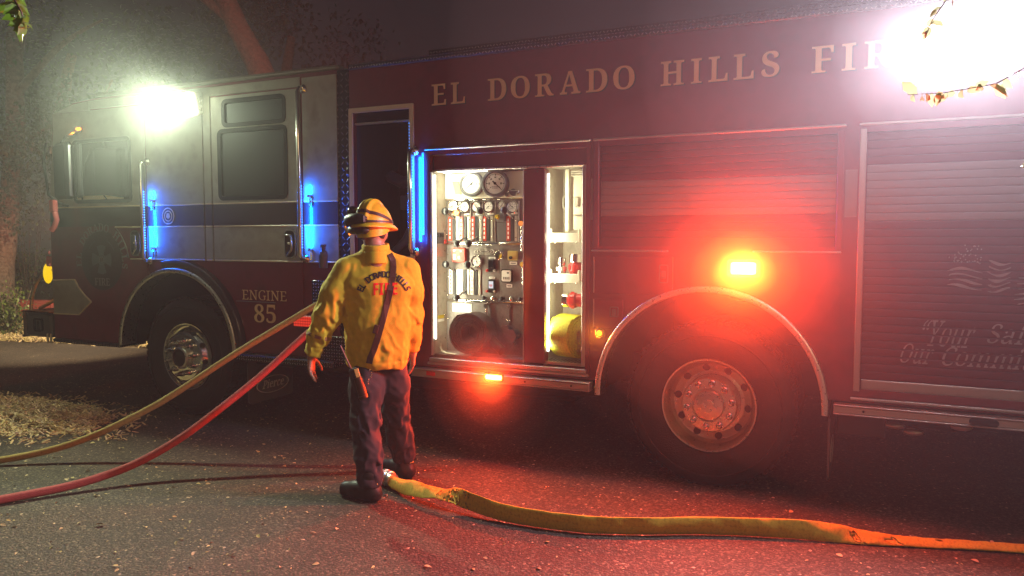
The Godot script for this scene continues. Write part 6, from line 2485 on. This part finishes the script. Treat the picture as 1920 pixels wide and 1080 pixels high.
	mb.box(Vector3(-0.125, 0.742, 0.165), Vector3(0.062, 0.15, 0.040), 0.012, tilt)
	part("radio", mb, M["boot leather"], R)
	mb = MB.new()
	mb.tube(PackedVector3Array([Vector3(-0.150, 0.80, 0.165), Vector3(-0.180, 0.87, 0.17), Vector3(-0.215, 0.955, 0.17)]), [0.0055, 0.005, 0.0042], 8)
	mb.ball(Vector3(-0.152, 0.80, 0.165), Vector3(0.011, 0.014, 0.011), 8, 6)
	part("antenna", mb, M["grey plastic"], R)
	mb = MB.new()
	mb.box(Vector3(-0.118, 0.788, 0.188), Vector3(0.026, 0.055, 0.006), 0.002, tilt)
	part("tag", mb, M["reflective tape"], R)
	mb = MB.new()
	mb.tube(PackedVector3Array([Vector3(-0.115, 0.765, 0.198), Vector3(-0.098, 0.70, 0.200), Vector3(-0.088, 0.655, 0.198)]), [0.026, 0.027, 0.026], 14)
	mb.tube(PackedVector3Array([Vector3(-0.088, 0.655, 0.198), Vector3(-0.080, 0.635, 0.198)]), [0.030, 0.028], 14)
	part("torch", mb, M["bronze"], R)
	mb = MB.new()
	for i in 7:
		var a := i * 0.9
		mb.ball(Vector3(-0.045 + 0.012 * sin(a), 0.80 - 0.014 * i, 0.172), Vector3(0.006, 0.008, 0.004), 6, 4)
	part("chain", mb, M["chrome"], R)


func helmet(P: Node3D, c: Vector3, yaw: Basis) -> void:
	var tilt := yaw * Basis(Vector3.RIGHT, -0.05) * Basis(Vector3(0, 0, 1), 0.04)
	var at := c + Vector3(0.000, 0.034, 0.0)
	var st := SurfaceTool.new()
	st.begin(Mesh.PRIMITIVE_TRIANGLES)
	var dome := func(u: float, v: float, off: float) -> Vector3:
		var q := Vector3(cos(v) * cos(u), sin(v), cos(v) * sin(u))
		var bump := 0.016 * smoothstep(0.34, 0.24, absf(q.x)) - 0.010 * exp(-pow((absf(q.x) - 0.09) / 0.035, 2.0)) * float(q.y > 0.12)
		var low := 1.0 + 0.05 * pow(1.0 - sin(v), 2.0)
		return Vector3(q.x * 0.112 * low, q.y * 0.142, q.z * 0.137 * low) * (1.0 + (bump * smoothstep(0.05, 0.35, q.y) + off) / 0.125)
	var mb := MB.new()
	var g := mb.next()
	var n := 64
	var m := 22
	for j in m:
		for i in n:
			var u0 := TAU * i / n
			var u1 := TAU * ((i + 1) % n) / n
			var v0 := PI / 2 * j / m
			var v1 := PI / 2 * (j + 1) / m
			var a: Vector3 = dome.call(u0, v0, 0.0)
			if j == m - 1:
				mb.tri(a, dome.call(u1, v0, 0.0), dome.call(0.0, PI / 2, 0.0), Vector3.UP, g)
			else:
				mb.quad(a, dome.call(u1, v0, 0.0), dome.call(u1, v1, 0.0), dome.call(u0, v1, 0.0), a, g)
	var H := part("helmet", mb, M["helmet yellow"], P, at)
	H.basis = tilt
	# brim, longer in front and behind
	mb = MB.new()
	g = mb.next()
	var g2 := mb.next()
	for i in n:
		var q := []
		for k in [i, (i + 1) % n]:
			var u: float = TAU * float(k) / n
			var e := Vector3(cos(u), 0, sin(u))
			var front := maxf(-e.z, 0.0)
			var w := 0.012 + 0.056 * pow(front, 2.0) + 0.016 * pow(maxf(e.z, 0.0), 2.0)
			var inn := Vector3(e.x * 0.113, 0.0, e.z * 0.138)
			var mid := inn + e * w * 0.55 + Vector3(0, -0.006, 0)
			var out := inn + e * w + Vector3(0, -0.020 - 0.006 * front, 0)
			q.append([inn, mid, out])
		mb.quad(q[0][0], q[1][0], q[1][1], q[0][1], Vector3.UP, g)
		mb.quad(q[0][1], q[1][1], q[1][2], q[0][2], Vector3.UP, g)
		var dn := Vector3(0, -0.006, 0)
		mb.quad(q[0][0] + dn, q[1][0] + dn, q[1][2] + dn, q[0][2] + dn, Vector3.DOWN, g2)
		mb.quad(q[0][2], q[1][2], q[1][2] + dn, q[0][2] + dn, q[0][2])
	part("brim", mb, M["helmet yellow"], H)
	# dark strap round the dome and one over it
	mb = MB.new()
	for s in 2:
		for i in 48:
			var q := []
			for k in [[i, 0.0], [i + 1, 0.0], [i + 1, 1.0], [i, 1.0]]:
				var u: float = TAU * k[0] / 48.0
				var v: float = (0.10 + 0.10 * sin(u) if s == 0 else 0.02) + k[1] * (0.155 if s == 0 else 0.09) + (0.22 * sin(u) if s == 0 else 0.0)
				v = maxf(v, 0.01)
				q.append(dome.call(u, v, 0.0035))
			mb.quad(q[0], q[1], q[2], q[3], q[0], 3)
	part("strap_band", mb, M["leather"], H)
	# goggles pushed round to the back left, and the rolled shroud under them
	var turn := Basis(Vector3.UP, -0.62)
	mb = MB.new()
	var pts := PackedVector3Array()
	var rad := []
	for i in 17:
		var t := i / 16.0 * 2.0 - 1.0
		pts.append(turn * Vector3(0.128 * sin(t * 1.0), 0.028 - 0.004 * absf(t), 0.148 * cos(t * 0.9) - 0.004))
		rad.append(0.034 * sqrt(maxf(1.0 - pow(absf(t), 5.0), 0.10)))
	mb.tube(pts, rad, 14)
	for k in [-1.0, 1.0]:
		mb.box(turn * Vector3(0.104 * k, 0.022, 0.112), Vector3(0.026, 0.050, 0.030), 0.008, turn * Basis(Vector3.UP, 0.8 * k))
	part("goggles", mb, M["boot leather"], H)
	mb = MB.new()
	pts = PackedVector3Array()
	rad = []
	for i in 15:
		var t := i / 14.0 * 2.0 - 1.0
		pts.append(turn * Vector3(0.112 * sin(t * 1.1), -0.036 - 0.010 * t, 0.128 * cos(t * 0.95)))
		rad.append(0.026 * sqrt(maxf(1.0 - pow(absf(t), 6.0), 0.10)) * (1.0 + 0.10 * sin(i * 2.1)))
	mb.tube(pts, rad, 12)
	part("rolled_shroud", mb, M["boot leather"], H)
	mb = MB.new()
	mb.ball(turn * Vector3(-0.045, 0.085, 0.118), Vector3(0.050, 0.030, 0.026), 14, 9, turn * Basis(Vector3.RIGHT, -0.5))
	part("goggle_lens", mb, M["dark glass"], H)
	mb = MB.new()
	mb.tube(PackedVector3Array([turn * Vector3(-0.10, 0.00, 0.145), turn * Vector3(-0.125, -0.015, 0.125), turn * Vector3(-0.12, -0.04, 0.115), turn * Vector3(-0.10, -0.055, 0.11)]), 0.009, 8)
	part("buckle", mb, M["polished aluminium"], H)
	mb = MB.new()   # neck flap inside the brim
	g = mb.next()
	for i in 20:
		var q := []
		for k in [i, i + 1]:
			var u: float = -0.55 + (PI + 1.1) * k / 20.0
			var e := Vector3(cos(u) * 0.104, 0, sin(u) * 0.118)
			q.append([e, e * 0.97 + Vector3(0, -0.088 * pow(sin(PI * clampf(k / 20.0, 0.06, 0.94)), 0.5), 0)])
		mb.quad(q[0][0], q[1][0], q[1][1], q[0][1], q[0][0], g)
	part("neck_flap", mb, M["helmet yellow"], H)


# ------------------------------------------------------------------ trees, wall and shrubs beyond
func leaf_mesh(len: float, wid: float, lobed: bool) -> ArrayMesh:
	var mb := MB.new()
	var g := mb.next()
	var n := 5
	var l := []
	var r := []
	for i in n + 1:
		var t := float(i) / n
		var w := wid * 0.5 * sin(PI * pow(t, 0.8)) * (1.0 + (0.28 if lobed and i % 2 == 1 else 0.0))
		var z := len * t
		var y := -0.25 * len * t * t
		l.append(Vector3(-w, y + w * 0.35, z))
		r.append(Vector3(w, y + w * 0.35, z))
	for i in n:
		var c0 := Vector3(0, -0.25 * len * pow(float(i) / n, 2), len * i / n)
		var c1 := Vector3(0, -0.25 * len * pow(float(i + 1) / n, 2), len * (i + 1) / n)
		mb.quad(c0, c1, l[i + 1], l[i], Vector3.UP, g)
		mb.quad(c0, c1, r[i + 1], r[i], Vector3.UP, g)
	return mb.done()


func rand_dir() -> Vector3:
	var v := Vector3(rng.randfn(), rng.randfn(), rng.randfn())
	return v.normalized() if v.length() > 0.01 else Vector3.UP


func crown(parent: Node, clumps: Array, per: int, leaf: float, tone: Color) -> void:
	var mm := MultiMesh.new()
	mm.transform_format = MultiMesh.TRANSFORM_3D
	mm.use_colors = true
	mm.mesh = leaf_mesh(leaf, leaf * 0.55, false)
	mm.instance_count = per * clumps.size()
	var k := 0
	for c in clumps:
		var shade := 0.6 + 0.8 * rng.randf()
		for i in per:
			var d := rand_dir()
			var p: Vector3 = c[0] + d * (c[1] as Vector3) * pow(rng.randf(), 0.45)
			var b := Basis.looking_at(rand_dir(), Vector3(0.01, 1, 0.02)).scaled(Vector3.ONE * (0.7 + 0.6 * rng.randf()))
			mm.set_instance_transform(k, Transform3D(b, p))
			var s := shade * (0.75 + 0.5 * rng.randf())
			mm.set_instance_color(k, Color(tone.r * s, tone.g * s, tone.b * s))
			k += 1
	var o := MultiMeshInstance3D.new()
	o.name = "crown"
	o.multimesh = mm
	o.material_override = M["leaf green"]
	o.set_meta("kind", "stuff")
	parent.add_child(o, true)


func tree(label: String, at: Vector3, line: Array, rr: Array, clumps: Array, per: int, leaf: float, tone: Color, limbs := []) -> void:
	var t := thing("oak_tree", label, "tree", at, "")
	var mb := MB.new()
	var pts := PackedVector3Array()
	var rad := []
	for i in line.size() - 1:
		for k in 6:
			var q := k / 6.0
			var p: Vector3 = (line[i] as Vector3).cubic_interpolate(line[i + 1], line[maxi(i - 1, 0)], line[mini(i + 2, line.size() - 1)], q)
			pts.append(p + Vector3(rng.randf() - 0.5, 0, rng.randf() - 0.5) * 0.03)
			rad.append(lerpf(rr[i], rr[i + 1], q) * (0.94 + 0.14 * rng.randf()))
	mb.tube(pts, rad, 14)
	for l in limbs:
		var lp := PackedVector3Array()
		var lr := []
		for i in 9:
			var q := i / 8.0
			lp.append((l[0] as Vector3).lerp(l[1], q) + Vector3(0.1 * sin(q * 5.0), 0.12 * sin(q * 3.1), 0.08 * sin(q * 4.0)))
			lr.append(lerpf(l[2], l[2] * 0.25, q))
		mb.tube(lp, lr, 8)
	part("trunk", mb, M["bark"], t)
	crown(t, clumps, per, leaf, tone)


func background() -> void:
	var olive := Color(0.46, 0.45, 0.36)
	# the trunk at the left edge, with low sprays in front of it
	tree("oak with a red-lit trunk at the left edge, low sprays about it", Vector3(-14.45, 0, -3.75),
		[Vector3(-0.05, 0, 0), Vector3(0.02, 0.8, 0), Vector3(0.20, 2.0, -0.08), Vector3(0.26, 3.4, -0.2), Vector3(0.1, 5.2, -0.4), Vector3(0.3, 7.0, -0.5)], [0.30, 0.21, 0.16, 0.15, 0.14, 0.09],
		[[Vector3(1.1, 3.1, 0.4), Vector3(0.6, 0.5, 0.5)], [Vector3(-0.25, 1.85, 0.7), Vector3(0.50, 0.28, 0.4)], [Vector3(1.2, 2.5, 0.2), Vector3(0.8, 0.9, 0.5)], [Vector3(1.3, 3.5, -0.2), Vector3(0.9, 0.7, 0.6)], [Vector3(-0.6, 4.0, 0.3), Vector3(0.9, 0.7, 0.7)], [Vector3(0.4, 5.6, 0), Vector3(1.8, 1.0, 1.5)], [Vector3(1.6, 6.8, 0), Vector3(1.8, 1.2, 1.6)]], 700, 0.085, olive,
		[[Vector3(0.24, 2.9, -0.1), Vector3(1.4, 3.6, -0.3), 0.06], [Vector3(0.2, 2.3, -0.1), Vector3(-0.3, 3.0, 0.7), 0.05], [Vector3(0.2, 4.2, -0.3), Vector3(2.2, 5.4, -0.6), 0.08]])
	# the leaning trunk that shows above the cab
	tree("leaning oak with a red-lit trunk rising behind the cab roof", Vector3(-8.9, 0, -6.0),
		[Vector3(0.9, 0, 0.2), Vector3(0.3, 1.8, 0.1), Vector3(-0.75, 3.6, 0), Vector3(-1.32, 4.63, 0), Vector3(-1.95, 5.95, 0.2), Vector3(-2.6, 8.0, 0.3)], [0.34, 0.27, 0.235, 0.22, 0.19, 0.12],
		[[Vector3(-2.6, 8.4, 0.3), Vector3(2.2, 1.1, 1.8)], [Vector3(-4.6, 7.8, 0.8), Vector3(1.8, 0.9, 1.6)], [Vector3(-0.2, 8.8, -0.5), Vector3(2.2, 1.2, 1.8)]], 900, 0.10, olive,
		[[Vector3(-1.7, 5.4, 0.1), Vector3(-4.4, 7.2, 0.7), 0.10], [Vector3(-2.0, 6.2, 0.2), Vector3(0.0, 8.4, -0.4), 0.10]])
	# dark trees further back
	var far := [[Vector3(-20.0, 0, -9.0), 7.5, "tall dark oak far behind the left end of the red wall"], [Vector3(-15.5, 0, -12.5), 8.5, "broad dark oak far beyond the front of the engine"]]
	for f in far:
		var cl := []
		for i in 9:
			cl.append([Vector3(rng.randf_range(-3.2, 3.2), f[1] * rng.randf_range(0.45, 1.0), rng.randf_range(-2.0, 2.0)), Vector3(1.8, 1.1, 1.6)])
		tree(f[2], f[0], [Vector3(0, 0, 0), Vector3(0.2, 2.0, 0), Vector3(0.0, 4.5, 0.2), Vector3(0.4, f[1] * 0.9, 0)], [0.34, 0.26, 0.2, 0.1], cl, 420, 0.16, olive, [[Vector3(0.1, 3.0, 0), Vector3(2.4, 5.6, 0.4), 0.12], [Vector3(0.1, 3.4, 0), Vector3(-2.4, 6.0, -0.4), 0.12]])
	# shrubs by the wall
	for s in [[Vector3(-12.9, 0, -2.95), Vector3(0.42, 0.40, 0.35), "grey-green shrub at the foot of the red-lit trunk, nearest the bumper"], [Vector3(-13.9, 0, -3.1), Vector3(0.45, 0.30, 0.35), "low dark shrub in front of the red-lit trunk"], [Vector3(-17.5, 0, -6.2), Vector3(1.6, 1.0, 1.0), "large dark shrub behind the red wall"]]:
		var t := thing("shrub", s[2], "shrub", s[0])
		var mb := MB.new()
		for k in 7:
			var d := rand_dir()
			mb.tube(PackedVector3Array([Vector3(d.x * 0.03, 0, d.z * 0.03), Vector3(d.x * 0.25, s[1].y, d.z * 0.2), Vector3(d.x * 0.4, s[1].y * 1.9, d.z * 0.3)]), [0.012, 0.009, 0.004], 6)
		part("stem", mb, M["bark"], t)
		crown(t, [[Vector3(0, s[1].y * 1.25, 0), s[1]], [Vector3(0.2, s[1].y * 0.7, 0.1), s[1] * 0.7], [Vector3(-0.25, s[1].y * 0.8, 0.05), s[1] * 0.7]], 330, 0.06, Color(1.2, 1.1, 0.8))
	# the low wall
	var w := thing("low_wall", "low rounded red wall beyond the dry grass at the left", "wall", Vector3(-14.6, 0, -4.75))
	var mb := MB.new()
	var tf := Transform3D(Basis(Vector3.UP, 0.32), Vector3.ZERO)
	mb.box(tf * Vector3(-0.55, 0.17, 0.0), Vector3(1.5, 0.40, 0.30), 0.05, tf.basis)
	mb.box(tf * Vector3(1.7, 0.13, 0.03), Vector3(3.0, 0.30, 0.28), 0.05, tf.basis)
	part("wall", mb, M["red wall"], w)
	near_branches()


func branch(label: String, stem: PackedVector3Array, rad: float, leaves: Array, m: Material) -> void:
	var t := thing("oak_branch", label, "branch", stem[0])
	var mb := MB.new()
	var rr := []
	for i in stem.size():
		rr.append(lerpf(rad, rad * 0.3, float(i) / (stem.size() - 1)))
	mb.tube(stem, rr, 7)
	part("twig", mb, M["bark"], t, -stem[0])
	var lm := [leaf_mesh(0.048, 0.024, true), leaf_mesh(0.060, 0.026, true), leaf_mesh(0.040, 0.022, true)]
	for i in leaves.size():
		var l: Array = leaves[i]
		var o := part("leaf", lm[i % 3], m, t, (l[0] as Vector3) - stem[0])
		o.basis = Basis.looking_at(-(l[1] as Vector3).normalized(), Vector3(0.2, 0.5, 0.8).rotated(Vector3.UP, i * 1.3)).scaled(Vector3.ONE * (l[2] if l.size() > 2 else 1.0))


func spray(stem: PackedVector3Array, count: int, from: float, down: float) -> Array:
	var out := []
	for i in count:
		var t := lerpf(from, 1.0, float(i) / count)
		var f := t * (stem.size() - 1)
		var k := mini(int(f), stem.size() - 2)
		var p := stem[k].lerp(stem[k + 1], f - k)
		var d := rand_dir() + Vector3(0, -down, 0)
		out.append([p, d, rng.randf_range(0.75, 1.25)])
	return out


func near_branches() -> void:
	var s := PackedVector3Array([Vector3(-3.05, 2.66, 3.05), Vector3(-2.80, 2.50, 3.14), Vector3(-2.70, 2.42, 3.18), Vector3(-2.63, 2.36, 3.20), Vector3(-2.60, 2.29, 3.21)])
	branch("drooping oak twig with lit leaves in the top left corner", s, 0.006, spray(s, 44, 0.15, 0.9), M["green leaf near"])
	s = PackedVector3Array([Vector3(0.45, 2.70, 1.75), Vector3(0.30, 2.52, 1.82), Vector3(0.21, 2.42, 1.86), Vector3(0.155, 2.33, 1.88), Vector3(0.14, 2.28, 1.88)])
	branch("oak twig hanging left of the bright rear scene lamp", s, 0.003, spray(s, 10, 0.45, 0.4), M["near leaf"])
	s = PackedVector3Array([Vector3(0.75, 2.45, 1.6), Vector3(0.52, 2.22, 1.72), Vector3(0.36, 2.12, 1.80), Vector3(0.20, 2.09, 1.87), Vector3(0.09, 2.085, 1.92)])
	branch("long oak twig sweeping under the bright rear scene lamp", s, 0.0028, spray(s, 24, 0.2, 0.7), M["near leaf"])
	s = PackedVector3Array([Vector3(0.80, 1.98, 1.6), Vector3(0.60, 1.89, 1.70), Vector3(0.50, 1.86, 1.75), Vector3(0.445, 1.845, 1.77)])
	branch("small oak twig with pale leaves at the right edge", s, 0.004, spray(s, 9, 0.5, 0.5), M["near leaf"])


# ------------------------------------------------------------------ litter on the ground
func scatter(n: String, label: String, mesh: Mesh, material: Material, xf: Array, cols: PackedColorArray) -> void:
	var mm := MultiMesh.new()
	mm.transform_format = MultiMesh.TRANSFORM_3D
	mm.use_colors = true
	mm.mesh = mesh
	mm.instance_count = xf.size()
	for i in xf.size():
		mm.set_instance_transform(i, xf[i])
		mm.set_instance_color(i, cols[i])
	var o := MultiMeshInstance3D.new()
	o.name = named(n)
	o.multimesh = mm
	o.material_override = material
	add_child(o, true)
	tag(o, label, "litter", "", "stuff")


func litter() -> void:
	var xf := []
	var co := PackedColorArray()
	var nz := FastNoiseLite.new()
	nz.seed = 44
	nz.frequency = 0.9
	var tries := 0
	while xf.size() < 2600 and tries < 60000:
		tries += 1
		var p := Vector3(rng.randf_range(-9.0, 2.0), 0.003, rng.randf_range(-0.6, 4.2))
		var dens := 0.5 + 0.9 * nz.get_noise_2d(p.x, p.z) + (0.5 if p.x < -2.5 else -0.22) - (0.25 if p.z < 0.1 else 0.0) + 0.5 * exp(-pow((p.x + 3.6) / 0.9, 2) - pow((p.z - 1.5) / 0.5, 2))
		if rng.randf() > dens:
			continue
		var big := pow(rng.randf(), 6.0)
		var s := 0.22 + 0.30 * rng.randf() + 0.75 * big
		var b := Basis(Vector3.UP, rng.randf() * TAU) * Basis(Vector3.RIGHT, rng.randf_range(-0.35, 0.35)) * Basis(Vector3(0, 0, 1), rng.randf_range(-0.5, 0.5))
		xf.append(Transform3D(b.scaled(Vector3.ONE * s), p + Vector3(0, 0.004 * s, 0)))
		var t := rng.randf_range(0.45, 1.35)
		co.append(Color(t, t * rng.randf_range(0.86, 1.0), t * rng.randf_range(0.6, 1.0)))
	var m := leaf_mesh(0.042, 0.020, false)
	scatter("fallen_leaves", "small pale dry leaves scattered over the asphalt", m, M["dead leaf"], xf, co)
	# wood chips and dry grass beside the drive
	var chip := MB.new()
	chip.box(Vector3(0, 0.002, 0), Vector3(0.010, 0.0045, 0.046), 0.0)
	var cm := chip.done()
	xf = []
	co = PackedColorArray()
	for i in 9000:
		var a := rng.randf() * TAU
		var q := pow(rng.randf(), 0.62) if rng.randf() < 0.9 else 0.85 + 0.5 * rng.randf()
		var p := Vector3(-7.15 + cos(a) * 1.30 * q, 0, 0.72 + sin(a) * 0.62 * q) + Vector3(0.18 * nz.get_noise_2d(a * 2.0, 3.0), 0, 0.12 * nz.get_noise_2d(a * 2.0, 9.0))
		var h := 0.05 * maxf(1.0 - q * q, 0.0)
		var b := Basis(Vector3.UP, rng.randf() * TAU) * Basis(Vector3.RIGHT, rng.randf_range(-0.6, 0.6))
		xf.append(Transform3D(b.scaled(Vector3.ONE * rng.randf_range(0.6, 1.5)), p + Vector3(0, rng.randf() * h + 0.004, 0)))
		var t := rng.randf_range(0.45, 1.3)
		co.append(Color(t, t * rng.randf_range(0.85, 1.0), t * rng.randf_range(0.65, 1.0)))
	scatter("wood_chips", "mound of pale wood chips and dry leaves left of the khaki hose", cm, M["straw"], xf, co)
	xf = []
	co = PackedColorArray()
	for i in 16000:
		var t0 := rng.randf()
		var w := rng.randf()
		var p := Vector3(-17.5, 0, -3.4).lerp(Vector3(-9.0, 0, -3.0), t0)
		p.z = lerpf(lerpf(-1.75, -2.85, clampf((p.x + 16.0) / 7.0, 0.0, 1.0)), -4.8, w) + 0.12 * nz.get_noise_1d(p.x * 2.0)
		var b := Basis(Vector3.UP, rng.randf() * TAU) * Basis(Vector3.RIGHT, rng.randf_range(-0.9, 0.5))
		xf.append(Transform3D(b.scaled(Vector3(1.1, 1, 1) * rng.randf_range(0.8, 2.0)), p + Vector3(0, 0.01 + 0.03 * rng.randf(), 0)))
		var t := rng.randf_range(0.5, 1.3)
		co.append(Color(t, t * rng.randf_range(0.85, 1.0), t * rng.randf_range(0.6, 0.95)))
	scatter("dry_grass", "strip of dry straw-coloured grass along the far edge of the drive", cm, M["straw"], xf, co)


# ------------------------------------------------------------------ smoke that hangs along the engine
func mists() -> void:
	# each bank is a few puffs inside one another, thinning outwards
	for m in [[Vector3(0.50, 2.66, 0.25), Vector3(1.0, 0.85, 0.62), [[6.0, 0.010], [3.6, 0.015], [1.5, 0.022]], "white smoke drifting past the rear scene lamp"],
			[Vector3(-5.36, 2.75, 0.2), Vector3(1.0, 0.85, 0.62), [[4.4, 0.012], [2.6, 0.018], [1.1, 0.016]], "greenish smoke drifting past the cab's scene lamp"],
			[Vector3(-0.70, 1.38, 0.12), Vector3(1.0, 0.80, 0.42), [[3.0, 0.015], [2.2, 0.027], [1.6, 0.05], [1.1, 0.085], [0.65, 0.17], [0.38, 0.35]], "red-lit smoke in front of the large red warning lamp"],
			[Vector3(-1.65, 0.958, 0.05), Vector3(1.0, 1.0, 0.6), [[0.34, 0.16]], "faint smoke round the amber marker ahead of the rear wheel"],
			[Vector3(-2.41, 0.60, 0.10), Vector3(1.0, 1.0, 0.6), [[1.1, 0.06], [0.7, 0.14], [0.36, 0.4]], "red-lit smoke round the red lamp of the rub rail"]]:
		var t := thing("smoke", m[3], "smoke", m[0])
		t.set_meta("kind", "stuff")
		for p in m[2]:
			var f := FogVolume.new()
			f.name = "puff"
			f.shape = RenderingServer.FOG_VOLUME_SHAPE_ELLIPSOID
			f.size = (m[1] as Vector3) * float(p[0])
			var fm := FogMaterial.new()
			fm.density = p[1]
			fm.albedo = Color(1, 1, 1)
			f.material = fm
			t.add_child(f, true)
